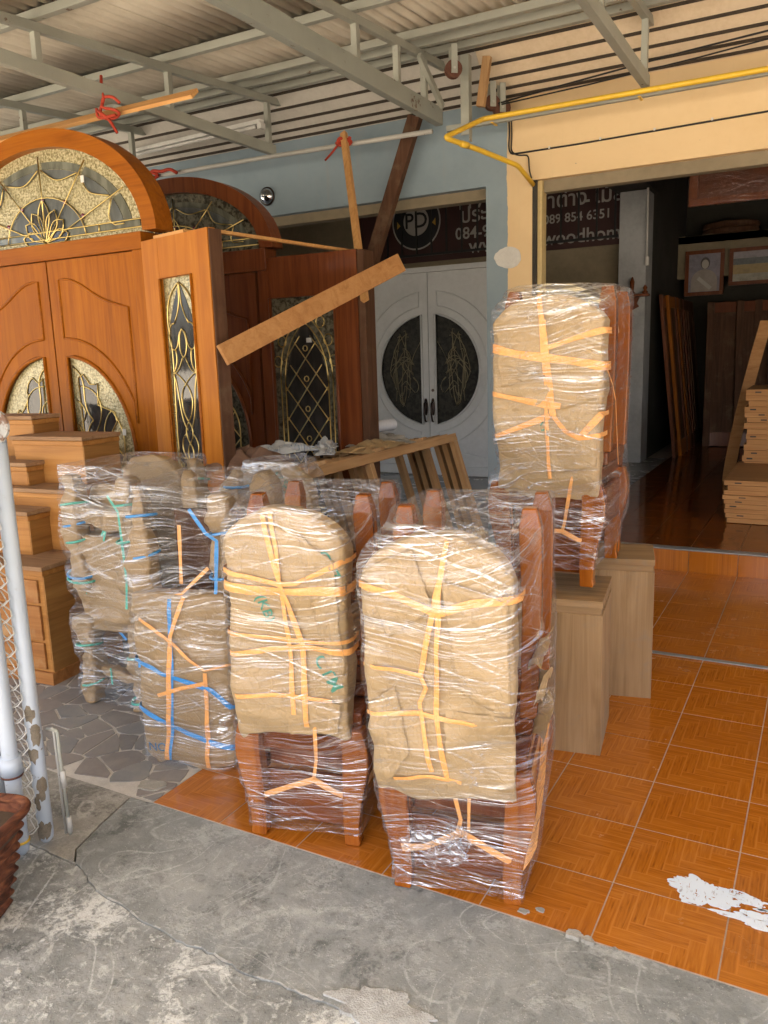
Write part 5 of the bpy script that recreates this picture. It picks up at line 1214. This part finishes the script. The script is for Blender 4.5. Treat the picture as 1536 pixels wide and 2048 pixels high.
ribbon3([(-.10, .02, .66), (.02, -.01, .70), (.13, .0, .80)], .012, mat_orange, Bb); ribbon3([(.0, .05, .95), (-.01, .05, .72)], .014, mat_orange, Bb); ribbon3([(-.08, .03, .68), (.1, .02, .62)], .014, mat_blue, Bb)
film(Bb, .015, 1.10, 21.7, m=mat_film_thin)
Ab = thing('wrapped_chairs', 'brown paper bundle tied with green twine, leftmost', 'chairs', (-2.785, 2.40, .004), R(2), BG)
for sx in (-1, 1):
    kraft_tube('wrapped_leg', [(sx * .16, .06, .0), (sx * .155, .06, .04), (sx * .155, .07, .2), (sx * .155, .08, .42)], [.052, .046, .05, .06], 50 + sx, Ab, mat_kraft_dark)
    kraft_tube('wrapped_leg', [(sx * .15, .07, .55), (sx * .16, .07, .8), (sx * .165, .07, 1.02), (sx * .165, .07, 1.075)], [.06, .05, .05, .03], 55 + sx, Ab, mat_kraft_dark)
    kraft_tube('wrapped_leg', [(sx * .17, .50, .6), (sx * .18, .50, 1.02), (sx * .18, .50, 1.10)], [.05, .05, .03], 60 + sx, Ab, mat_kraft_dark)
    kraft_tube('wrapped_leg', [(sx * .16, .48, .0), (sx * .16, .48, .4)], [.05, .05], 65 + sx, Ab, mat_kraft_dark)
kraft_tube('wrapped_rail', [(-.18, .12, .74), (.18, .12, .74)], [.05, .05], 72, Ab, mat_kraft_dark); kraft_tube('wrapped_rail', [(-.17, .09, .15), (.17, .09, .13)], [.03, .03], 73, Ab, mat_kraft_dark); kraft_tube('wrapped_rail', [(-.17, .1, .88), (.17, .1, .87)], [.045, .045], 75, Ab, mat_kraft_dark)
pa2 = Panel(.36, .80, .20, .79, 91.0, .12, .08, amp=1.5); pa2.build(Ab, mat_kraft_dark, 110, 100)
pa3 = Panel(.72, 1.02, .16, 1.0, 95.0, .19, .04, amp=1.3); pa3.build(Ab, mat_kraft_dark, 80, 60)
pa = Panel(.42, 1.125, .19, 1.0, 77.0, .42, .04); pa.build(Ab, mat_kraft_dark, 70, 70)
for (x, z, y, r_, m_) in ((-.16, .94, .07, .062, mat_green), (.16, .95, .07, .062, mat_green), (-.155, .78, .07, .06, mat_green), (.155, .80, .07, .06, mat_green), (-.155, .62, .07, .068, mat_blue), (-.15, .60, .07, .072, mat_green), (-.155, .28, .06, .058, mat_green), (-.15, .1, .06, .05, mat_green), (.16, .26, .06, .058, mat_green), (.15, .06, .06, .05, mat_green), (-.16, .85, .07, .06, mat_blue), (.18, 1.0, .5, .06, mat_green)):
    MB().tube([(x + r_ * math.cos(a), y + r_ * math.sin(a), z + .012 * math.sin(a + z * 9)) for a in np.linspace(0, 2 * math.pi, 19)[:-1]], .006, 5, closed=True).build('twine_loop', m_, Ab, smooth=True)
for pts, m_, w_ in (([(.11, .0, 1.0), (.155, .008, .93), (.16, .01, .80), (.165, .01, .62), (.16, .0, .50)], mat_green, .013), ([(-.02, .07, .80), (.03, .06, .86), (0, .06, .78)], mat_green, .012), ([(-.19, .05, .63), (-.02, .1, .65), (.17, .05, .70)], mat_blue, .011), ([(.05, .1, .53), (.03, .1, .42)], mat_blue, .014), ([(.0, .11, .42), (-.03, .11, .36), (.02, .12, .30)], mat_blue, .016), ([(.06, .1, .52), (.05, .1, .40)], mat_green, .012), ([(-.13, .05, .53), (-.03, .1, .56)], mat_green, .012), ([(-.03, .055, .18), (-.03, .055, .10)], mat_green, .01)):
    ribbon3(pts, w_, m_, Ab)
film(Ab, .03, 1.12, 31.0, wr=1.3, m=mat_film_thin)
Eb = thing('wrapped_chairs', 'half hidden brown paper bundle marked KB behind the front row', 'chairs', (-2.19, 2.93, .004), R(6), BG)
pe = Panel(.30, 1.09, .20, .94, 44.0, .03, .05, amp=.8); pe.build(Eb, mat_kraft_dark, 80, 80); MB().box(-.16, .16, .1, .5, .3, .6).build('seat', mat_chair_x, Eb, bevel=.01)
pe.strap([(-.02, 1.08), (-.03, .9), (-.03, .6)], .016, mat_orange, Eb); pe.strap([(-.05, 1.02), (-.11, .8)], .014, mat_orange, Eb); pe.mark('KB', .055, 1.0, .085, R(-35), mat_marker, Eb)
film(Eb, .05, 1.1, 51.0, nth=120, dz=.009)
Gb = thing('wrapped_chairs', 'brown paper bundle with a blue tied post, squeezed behind the blue twine bundle', 'chairs', (-2.52, 2.80, .004), R(4), BG)
for sx in (-1, 1):
    kraft_tube('wrapped_leg', [(sx * .16, .07, .02), (sx * .16, .07, .6), (sx * .165, .07, 1.0), (sx * .165, .07, 1.06)], [.055, .055, .05, .03], 80 + sx, Gb, mat_kraft_dark)
    MB().tube([(sx * .163 + .06 * math.cos(a), .07 + .06 * math.sin(a), .985) for a in np.linspace(0, 2 * math.pi, 19)[:-1]], .007, 5, closed=True).build('twine_loop', mat_blue, Gb, smooth=True)
kraft_tube('wrapped_seat', [(-.18, .1, .5), (.18, .1, .5)], [.09, .09], 85, Gb, mat_kraft_dark); kraft_tube('wrapped_rail', [(-.17, .09, .86), (.17, .09, .86)], [.05, .05], 86, Gb, mat_kraft_dark)

# ============================================================ TIMBER AND CLUTTER
# plank tied under the roof
t = thing('tied_plank', 'long pale plank tied under the roof with red rope', 'plank', (-4.0, 3.80, 3.0))
MB().bar((-1.2, 0, .03), (.77, .01, .035), .022, .075, (0, .75, .65)).build('plank', mat_pine_x, t, bevel=.002)
def rope(name, pts, parent, r=.009): return MB().tube(rounded(pts, .03, 4), r, 7).build(name, mat_rope, parent, smooth=True)
rope('rope', [(.09, -.02, .24), (.10, -.04, .15), (.14, -.06, .10), (.10, -.07, .02), (.14, -.07, -.02), (.22, -.06, -.025), (.25, -.05, .0), (.2, -.06, .03), (.13, -.08, .04), (.12, -.05, .11), (.2, -.05, .10), (.24, -.04, .06)], t); rope('rope', [(.1, -.08, .03), (.16, -.08, -.01), (.2, -.08, -.05), (.23, -.07, -.11)], t); rope('rope', [(.08, -.07, .05), (.08, -.07, -.0), (.13, -.08, -.015), (.24, -.08, -.015)], t)
# upright pale post tied to the conduit
t = thing('tied_post', 'slim pale timber post hanging from red rope on the conduit', 'post', (-3.19, 5.39, 1.95))
MB().bar((.56, -.79, -.045), (-.02, .0, 1.2), .045, .035, (0, 1, 0)).build('post', mat_pine_z, t, bevel=.002)
rope('rope', [(-.07, -.03, 1.13), (.03, -.035, 1.15), (.05, .0, 1.13), (.02, -.04, 1.10), (-.06, -.035, 1.12), (-.03, -.045, 1.17), (.03, -.04, 1.11), (.05, -.03, 1.16)], t, .012); rope('rope', [(-.04, -.035, 1.13), (-.10, -.03, 1.08), (-.17, -.03, 1.03)], t, .008)
t = thing('red_rope_knot', 'dark red rope knotted round the conduit beside the rear arch', 'rope', (-5.1, 5.42, 3.10))
rope('rope', [(-.1, 0, .03), (.0, -.03, .03), (.06, 0, .0), (0, -.03, -.03), (-.08, 0, 0), (.02, -.03, .04), (.1, -.02, .02), (.2, -.02, .03), (.27, -.02, -.01)], t, .014); rope('rope', [(.02, -.03, -.01), (.04, -.04, -.06), (.0, -.03, -.12)], t)
# diagonal plank and dark timber
tag(MB().bar((-2.745, 3.31, 1.582), (-2.325, 4.52, 2.105), .028, .112, (-.35, -.3, .9)).build('diagonal_plank', mat_stack, bevel=.003), 'thick pale plank nailed slanting across the doors', 'plank')
tag(MB().bar((-2.74, 5.62, 3.24), (-3.30, 5.58, 1.82), .10, .06, (0, 1, 0)).build('slanted_timber', mat_rough_dark, bevel=.004), 'dark weathered timber leaning in front of the white door', 'timber')
tag(MB().bar((-3.05, 3.62, 2.262), (-2.95, 5.05, 2.27), .03, .02).build('brace_batten', mat_pine_x, bevel=.002), 'thin pale batten bridging the two door panels at the top', 'batten')
# leaning window frames
for k in range(7):
    lab = ['outermost raw timber frame of the leaning row', 'second raw timber frame of the leaning row', 'third raw timber frame of the leaning row', 'fourth raw timber frame of the leaning row', 'fifth raw timber frame of the leaning row', 'sixth raw timber frame of the leaning row', 'innermost raw timber frame of the leaning row'][k]
    t = thing('window_frame', lab, 'frame', (-2.20 - .085 * k, 3.52 + .03 * (k % 3), 0.0), 0, 'raw timber frames leaning in a row')
    L, Hh = 2.12, 1.0 - .012 * k; t.rotation_euler = (0, R(-17), 0)
    MB().box(-.022, .022, 0, L, Hh - .06, Hh).build('top_rail', mat_rack, t, bevel=.002); MB().box(-.022, .022, 0, L, .0, .07).build('bottom_rail', mat_rack, t, bevel=.002)
    for y in (0.001, L - .071): MB().box(-.021, .021, y, y + .07, .071, Hh - .061).build('stile', mat_rack_z, t, bevel=.002)
    MB().box(-.02, .02, L * .36, L * .36 + .05, .071, Hh - .061).build('mullion', mat_rack_z, t, bevel=.002)
    for y in (.25, .9, 1.5): MB().box(-.018, .05, y, y + .04, Hh + .001, Hh + .022).build('spacer', mat_rack, t)
# things lying on the frames
t = thing('film_roll', 'white roll of stretch film lying on the timber frames', 'roll', (-2.90, 5.08, 1.05), R(79))
MB().tube([(-.26, 0, 0), (.26, 0, .0)], .045, 24, cap=False).build('roll', simple('film roll', (.62, .64, .68), .25, .15, 5, .05), t, smooth=True); MB().lathe([(.044, 0), (.03, -.003), (.026, .0), (.025, .2)], 20, (-.26, 0, 0), 'x').build('core', mat_kraft_dark, t, smooth=True); MB().lathe([(.0445, 0), (.03, .003), (.026, 0), (.025, -.2)], 20, (.26, 0, 0), 'x').build('core', mat_kraft_dark, t, smooth=True)
def crumpled(name, loc, sx, sy, h, seed, m, lab, cat, rz=0, n=36):
    mb = MB(); mb.grid(lambda i, j: (sx * (i / (n - 1) - .5) + .04 * noise.noise((i * .2, j * .2, seed)), sy * (j / (n - 1) - .5) + .04 * noise.noise((i * .2, j * .2, seed + 4)), h * max(0, (1 - (2 * i / (n - 1) - 1) ** 2)) * (1 - (2 * j / (n - 1) - 1) ** 2) * (.5 + 1.2 * abs(noise.noise((i * .09, j * .13, seed + 9)))) + .16 * h * abs(noise.noise((i * .3, j * .12, seed + 1))) + .008), n, n)
    o = mb.build(name, m, None, smooth=True); o.location = loc; o.rotation_euler = (R(2), 0, rz); s = o.modifiers.new('thick', 'SOLIDIFY'); s.thickness = .003; return tag(o, lab, cat)
def m_news():
    M = Mat('printed newspaper', (.5, .5, .48), .8); v = M.coord('Object', (1, 1, 1)); b = M.n('ShaderNodeTexBrick'); b.inputs['Scale'].default_value = 30; b.inputs['Color1'].default_value = (.55, .56, .55, 1); b.inputs['Color2'].default_value = (.16, .22, .3, 1); b.inputs['Mortar'].default_value = (.5, .5, .48, 1); b.inputs['Mortar Size'].default_value = .03; M.l(v, b.inputs[0])
    n = M.noise(v, 8, 4); M.col(M.mix(n.ss(.45, .6), (.52, .53, .52), b.outputs[0])); return M.m
mat_news = m_news()
crumpled('newspaper', (-3.0, 4.12, .965), .14, .5, .08, 3, mat_news, 'crumpled blue printed newspaper on the timber frames', 'newspaper', R(-38)); crumpled('newspaper', (-2.86, 4.42, .96), .13, .5, .06, 13, mat_news, 'torn newspaper strip running toward the film roll', 'newspaper', R(30))
crumpled('rag', (-2.76, 4.92, .955), .5, .34, .08, 7, simple('grey rag', (.3, .28, .24), .9, .5, 14, .4), 'grey crumpled rag beside the film roll', 'rag', R(50)); crumpled('paper_sheet', (-2.62, 4.62, .955), .26, .5, .05, 17, mat_kraft, 'brown paper sheet hanging over the timber frames below the rag', 'paper', R(-5))
crumpled('work_cloth', (-2.9, 3.62, .955), .52, .36, .13, 27, simple('brown cloth', (.15, .085, .055), .9, .4, 20, .3), 'brown cloth heaped at the near end of the frames', 'cloth', R(20))
# ============================================================ GATE AND PLANTER
gt = thing('chain_link_gate', 'silver painted pipe gate with chain link at the left edge', 'gate', (-2.18, 1.555, 0))
def pole(x, y, z0, z1, r, name='gate_post', m=mat_silverpole): return MB().tube([(x, y, z0 + .0), (x, y, z0 + .012), (x, y, z0 + .03), (x, y, z1)], [r * .55, r * .9, r, r], 20).build(name, m, gt, smooth=True)
p1 = pole(.0, .01, .012, 1.40, .0245); p2 = pole(-.012, -.075, .012, 1.62, .0245); pole(-.12, -.06, .03, 1.62, .026)
rnd = random.Random(4)
for k in range(26):                                         # flaked paint on the hinge post, densest near the ground
    a = rnd.uniform(-2.6, -.2); z = .05 + rnd.random() ** 2 * .52; s_ = rnd.uniform(.006, .019)
    pts = []
    for q in range(14):
        b = 2 * math.pi * q / 14; rr_ = s_ * (1 + .6 * noise.noise((math.cos(b) * 2, math.sin(b) * 2, k))); aa = a + rr_ * math.cos(b) / .0245; pts.append((.0251 * math.cos(aa), .01 + .0251 * math.sin(aa), z + 1.5 * rr_ * math.sin(b)))
    ca_ = (.0251 * math.cos(a), .01 + .0251 * math.sin(a), z); mid = []
    for q in pts:
        x_, y_, z_ = [(u_ + v_) / 2 for u_, v_ in zip(q, ca_)]; L_ = math.hypot(x_, y_ - .01); mid.append((x_ * .0251 / L_, .01 + (y_ - .01) * .0251 / L_, z_))
    MB().add([ca_] + mid + pts, [(0, 1 + q, 1 + (q + 1) % 14) for q in range(14)] + [(1 + q, 15 + q, 15 + (q + 1) % 14, 1 + (q + 1) % 14) for q in range(14)]).build('paint_chip', mat_polechip, p1)
MB().tube([(-.012, -.075, .29), (-.012, -.075, .35)], .033, 20).build('collar', mat_silverpole, gt, smooth=True); MB().tube([(-.012, -.075, .285), (-.012, -.075, .292)], .0335, 20).build('weld_ring', mat_rust, gt, smooth=True)
MB().tube([(-.012, -.075, .055), (-.012, -.075, .062)], .0283, 20).build('weld_ring', mat_yellow, gt, smooth=True)
MB().prism([(.015 + .05 * math.cos(a), .0, 1.385 + .045 * math.sin(a)) for a in np.linspace(-.6, 3.2, 14)] + [(-.03, 0, 1.33), (.03, 0, 1.335)], (0, .008, 0)).build('lock_plate', m_steel('rusty plate', (.38, .38, .37), (.16, .09, .06), .5), gt)
MB().tube(rounded([(.005, .055, .39), (.055, .055, .395), (.05, .058, .3), (.055, .06, .02)], .012), .006, 8).build('drop_bolt', mat_steel, gt, smooth=True); MB().tube(rounded([(.03, .055, .40), (.038, .055, .39), (.036, .058, .02)], .01), .0045, 8).build('drop_bolt', mat_galv, gt, smooth=True)
MB().tube([(.055, .06, .03), (.055, .06, .085)], .0095, 10).build('bolt_sleeve', mat_galv, gt, smooth=True); MB().tube([(.052, .06, .19), (.052, .06, .25)], .0095, 10).build('bolt_sleeve', mat_galv, gt, smooth=True)
wmat = m_steel('pale wire', (.5, .5, .48), (.25, .2, .15), .62)
for k in range(25):                                         # chain link twisting between the posts
    z = .06 + k * .055
    MB().tube([(-.02, -.055, z), (.012, -.045, z + .012), (.018, -.028, z + .027), (.0, -.018, z + .04), (-.02, -.02, z + .05), (-.06, -.03, z + .08)], .0022, 5).build('chain_link_wire', wmat, gt, smooth=True)
    MB().tube([(-.02, -.03, z + .05), (.004, -.03, z + .02), (-.02, -.035, z), (-.06, -.03, z - .03)], .0022, 5).build('chain_link_wire', wmat, gt, smooth=True)
wm = MB()
for k in range(25):
    z = .06 + k * .055
    wm.tube([(-.06 - .04 * q, -.03 + .004 * (q % 2), z + (.028 if (q + k) % 2 else 0)) for q in range(0, 12)], .0022, 5)
wm.build('chain_link_mesh', wmat, gt, smooth=True)
# planter
def m_pot():
    M = Mat('carved terracotta', (.25, .075, .035), .9, 0, .15); v = M.coord('Object', (7, 7, 26)); n = M.noise(v, 1.0, 4, .6, 1.5); f = M.noise(M.coord('Object', (1, 1, 1)), 60, 3)
    M.col(M.ramp(n, [(.35, (.05, .022, .014)), (.52, (.14, .052, .028)), (.68, (.25, .1, .045))])); M.bump(n * 1.2 + f * .15, .7, .012); return M.m
pt_ = thing('planter', 'carved terracotta planter at the lower left edge', 'planter', (-2.10, 1.165, 0), R(20))
mat_pot = m_pot(); mb = MB(); nrow = 60
def potfn(i, j):
    z = .29 * j / (nrow - 1); a = 2 * math.pi * i / 72; hw = .13 + .055 * (z / .29); c, s_ = math.cos(a), math.sin(a)
    x = hw * math.copysign(abs(c) ** .35, c); y = hw * math.copysign(abs(s_) ** .35, s_); k = .006 * math.sin(z * 190 + 3 * noise.noise((x * 7, y * 7, z * 4)) * 2) + .006 * noise.noise((x * 20, y * 20, z * 28))
    return (x * (1 + k / hw), y * (1 + k / hw), z)
mb.grid(potfn, 72, nrow, closeu=True); mb.f.append(tuple(range(72))); mb.build('pot_body', mat_pot, pt_, smooth=True)
rim = [(.19 * math.copysign(abs(math.cos(a)) ** .35, math.cos(a)), .19 * math.copysign(abs(math.sin(a)) ** .35, math.sin(a)), .292) for a in np.linspace(0, 2 * math.pi, 49)[:-1]]
MB().tube(rim, .014, 8, closed=True).build('rim', mat_pot, pt_, smooth=True)
MB().prism([(p[0] * .9, p[1] * .9, .23) for p in rim], (0, 0, .03)).build('soil', simple('dry soil', (.08, .055, .035), .95, .5, 30, .6), pt_)
# ============================================================ INSIDE THE CREAM OPENING
def stack(x0, w_, y, d, z0, n, seed, lab_fn, group, th=.028):
    rnd = random.Random(seed); z = z0
    for k in range(n):
        h = th * rnd.uniform(.9, 1.1); dx = rnd.uniform(-.02, .025); t = thing('board', lab_fn(k, n), 'board', (x0 + dx, y + rnd.uniform(-.02, .02), z), R(rnd.uniform(-.8, .8)), group)
        MB().box(0, w_, 0, d, .0006, h - .0006).build('plank', mat_stack, t, bevel=.002)
        if rnd.random() < .7: xx = rnd.uniform(.03, .12); MB().box(xx, xx + .05, -.0008, .01, h * .38, h * .62).build('slot', mat_black, t)
        z += h
    return z
ORD = ['lowest', 'second', 'third', 'fourth', 'fifth', 'sixth', 'seventh', 'eighth', 'ninth', 'tenth', 'eleventh', 'twelfth', 'thirteenth', 'fourteenth', 'fifteenth', 'sixteenth', 'seventeenth', 'eighteenth', 'nineteenth', 'twentieth']
ztop = stack(-.67, .75, 6.83, 1.2, zi + .004, 9, 2, lambda k, n: ('topmost board of the near low stack of raw panels' if k == n - 1 else ORD[k] + ' board from the floor in the near low stack'), 'near stack of raw boards', .036)
stack(-.645, .8, 7.95, .9, zi + .004, 20, 5, lambda k, n: ('topmost board of the tall rear stack of raw panels' if k == n - 1 else ORD[k] + ' board from the floor in the tall rear stack'), 'tall stack of raw boards', .0505)
mb = MB(); NB = 16
mb.grid(lambda i, j: (-.92 + .11 * i + .28 * (j / (NB - 1)) ** 1.3 + .0, 9.0 + .02 * i, zi + 1.62 * j / (NB - 1)), 2, NB); o = mb.build('bent_board', mat_stack, None, smooth=False); s_ = o.modifiers.new('thick', 'SOLIDIFY'); s_.thickness = .025; tag(o, 'wide bowed board leaning behind the tall stack', 'board')
for k in range(9):
    x = -1.93 + .03 * k; y = 10.75 + .22 * k; m_ = (mat_teak_dark, mat_teak, mat_rough_dark)[k % 3] if k < 4 else mat_rough_dark
    t = thing('leaning_door', ['nearest orange edged door', 'second door', 'third door', 'fourth door', 'fifth door', 'sixth door', 'seventh door', 'eighth door', 'ninth and farthest door'][k] + ' leaning on the dark passage wall', 'door', (-1.68 + .04 * (k % 2), y, zi), 0, 'doors leaning in the dark passage'); t.rotation_euler = (0, R(-6.5), 0)
    MB().box(-.02, .02, 0, .10, 0, 2.05).box(-.02, .02, .65, .75, 0, 2.05).build('stile', m_, t, bevel=.003); MB().box(-.018, .018, .101, .649, 1.9, 2.04).box(-.018, .018, .101, .649, .01, .2).build('rail', m_, t, bevel=.003); MB().box(-.008, .008, .101, .649, .2, 1.9).build('panel', mat_rough_dark, t)
for k in range(6):
    t = thing('leaning_door', ['leftmost', 'second', 'third', 'fourth', 'fifth', 'rightmost'][k] + ' dark door leaning below the framed pictures', 'door', (-1.52 + .2 * k, 12.1 + .05 * (k % 2), zi), 0, 'doors leaning below the pictures'); t.rotation_euler = (R(-7), 0, R(8 + 3 * (k % 3)))
    MB().box(0, .09, -.02, .02, 0, 2.0).box(.61, .7, -.02, .02, 0, 2.0).build('stile', mat_rough_dark, t, bevel=.003); MB().box(.091, .609, -.018, .018, 1.85, 1.99).box(.091, .609, -.018, .018, .01, .2).build('rail', mat_teak_dark, t, bevel=.003); MB().box(.091, .609, -.008, .008, .2, 1.85).build('panel', mat_rough_dark, t)
t = thing('hanging_panel', 'brown carved panel in plastic hanging under the ceiling', 'panel', (-1.2, 8.0, 2.775))
MB().box(0, 1.6, 0, .04, .0, .62).build('panel', mat_oldbrown, t, bevel=.004)
for x0, x1, z0, z1 in ((0, 1.6, 0, .06), (0, .07, .061, .62)): MB().box(x0 - .003, x1, -.012, -.001, z0, z1).build('frame_bar', mat_teak_dark, t)
mb = MB(); mb.grid(lambda i, j: (1.6 * i / 70, -.018 - .012 * abs(noise.noise((i * .3, j * .3, 1))), .62 * j / 30), 71, 31); o = mb.build('plastic_sheet', mat_film_faint, t, smooth=True)
uvl = o.data.uv_layers.new(name='UVMap')
for q, l in enumerate(o.data.loops): uvl.data[q].uv = ((l.vertex_index % 71) / 71, (l.vertex_index // 71) / 31 * .6)
for k in range(4):
    o = MB().lathe([(0, 0), (.36, 0), (.38, .02), (.38, .06), (.36, .08), (0, .08)], 30).build('table_top', mat_rough_dark, None); o.location = (-1.35 + .55 * (k // 2) * 1.6, 12.8, 3.067 + .083 * (k % 2)); tag(o, ['left lower', 'left upper', 'right lower', 'right upper'][k] + ' round wooden top stored on the loft', 'table top', 'round tops on the loft')
def picture(x0, x1, z0, z1, lab, m_frame, painter):
    t = thing('framed_picture', lab, 'picture', ((x0 + x1) / 2, 12.44, z0)); w_ = (x1 - x0) / 2; h = z1 - z0
    for a in ((-w_, w_, 0, .05), (-w_, w_, h - .05, h)): MB().box(a[0], a[1], -.02, .03, a[2], a[3]).build('frame_bar', m_frame, t)
    for a in ((-w_, -w_ + .05), (w_ - .05, w_)): MB().box(a[0], a[1], -.019, .029, .051, h - .051).build('frame_bar', m_frame, t)
    painter(t, w_ - .05, h)
def portrait(t, w_, h):
    MB().box(-w_, w_, -.006, 0, .05, h - .05).build('print', simple('lilac grey print', (.27, .25, .30), .4, .5, 8, .02), t); pm = simple('sepia figure', (.33, .29, .26), .4, .3, 9, .02); hm = simple('dark sepia', (.08, .07, .07), .4, .2, 9, .02)
    MB().prism([(.0 + .17 * math.cos(a), -.007, .20 + .17 * math.sin(a) * .9) for a in np.linspace(0, math.pi, 16)] + [(-.17, -.007, .055), (.17, -.007, .055)], (0, -.002, 0)).build('figure_print', pm, t)
    MB().prism([(.01 + .062 * math.cos(a), -.0095, .435 + .08 * math.sin(a)) for a in np.linspace(0, 2 * math.pi, 20)[:-1]], (0, -.002, 0)).build('figure_print', hm, t); MB().prism([(.01 + .046 * math.cos(a), -.012, .42 + .062 * math.sin(a)) for a in np.linspace(0, 2 * math.pi, 20)[:-1]], (0, -.002, 0)).build('figure_print', simple('pale sepia', (.42, .38, .34), .4, .2, 9, .02), t)
    MB().bar((-.08, -.011, .24), (.09, -.011, .09), .05, .002, (0, 1, 0)).build('figure_print', simple('pale sash print', (.45, .42, .4), .4, .2, 9, .02), t)
def landscape(t, w_, h):
    for z0, z1, c, nm in ((.05, h * .3, (.35, .33, .26), 'field'), (h * .3, h * .55, (.36, .26, .11), 'field'), (h * .55, h * .72, (.14, .15, .15), 'tree_line'), (h * .72, h - .05, (.33, .3, .32), 'sky_print')): MB().box(-w_, w_, -.006, 0, z0 + .0005, z1 - .0005).build(nm, simple('print ' + nm, c, .3, .5, 12, .02), t)
picture(-1.885, -1.375, 2.25, 2.86, 'dark framed portrait hanging at the left on the loft beam', mat_teak_dark, portrait); picture(-1.31, .1, 2.36, 2.85, 'wide framed landscape picture beside the portrait', mat_teak_dark, landscape)
t = thing('wall_bracket', 'small red brown carved bracket shelf on the column', 'shelf', (-2.125, 10.178, 2.06))
MB().box(-.22, .2, -.12, 0, .09, .12).build('shelf', mat_teak_dark, t, bevel=.004); MB().prism([(-.09, -.03, .089), (.08, -.03, .089), (.05, -.03, .02), (.075, -.03, -.02), (0, -.03, -.06), (-.08, -.03, -.02), (-.05, -.03, .02)], (0, .03, 0)).build('carved_bracket', mat_teak_dark, t)
for x, h in ((-.16, .12), (.0, .2), (.15, .10)): MB().lathe([(.03, .121), (.035, .14), (.018, .16), (.028, .12 + h * .7), (.008, .12 + h), (0, .12 + h)], 12, (x, -.06, 0)).build('ornament', mat_teak_dark, t, smooth=True)
tag(MB().tube(rounded([(-1.975, 9.5, 3.9), (-1.975, 10.1, 3.45), (-1.972, 10.12, 3.3), (-1.972, 10.15, 2.6)], .06), .013, 8).build('conduit', mat_white, smooth=True), 'white conduit running down the right edge of the column', 'conduit')
tag(MB().box(-1.983, -1.945, 10.12, 10.18, 2.50, 2.60).build('switch_box', mat_white, bevel=.004), 'small white switch box at the foot of the conduit', 'switch')
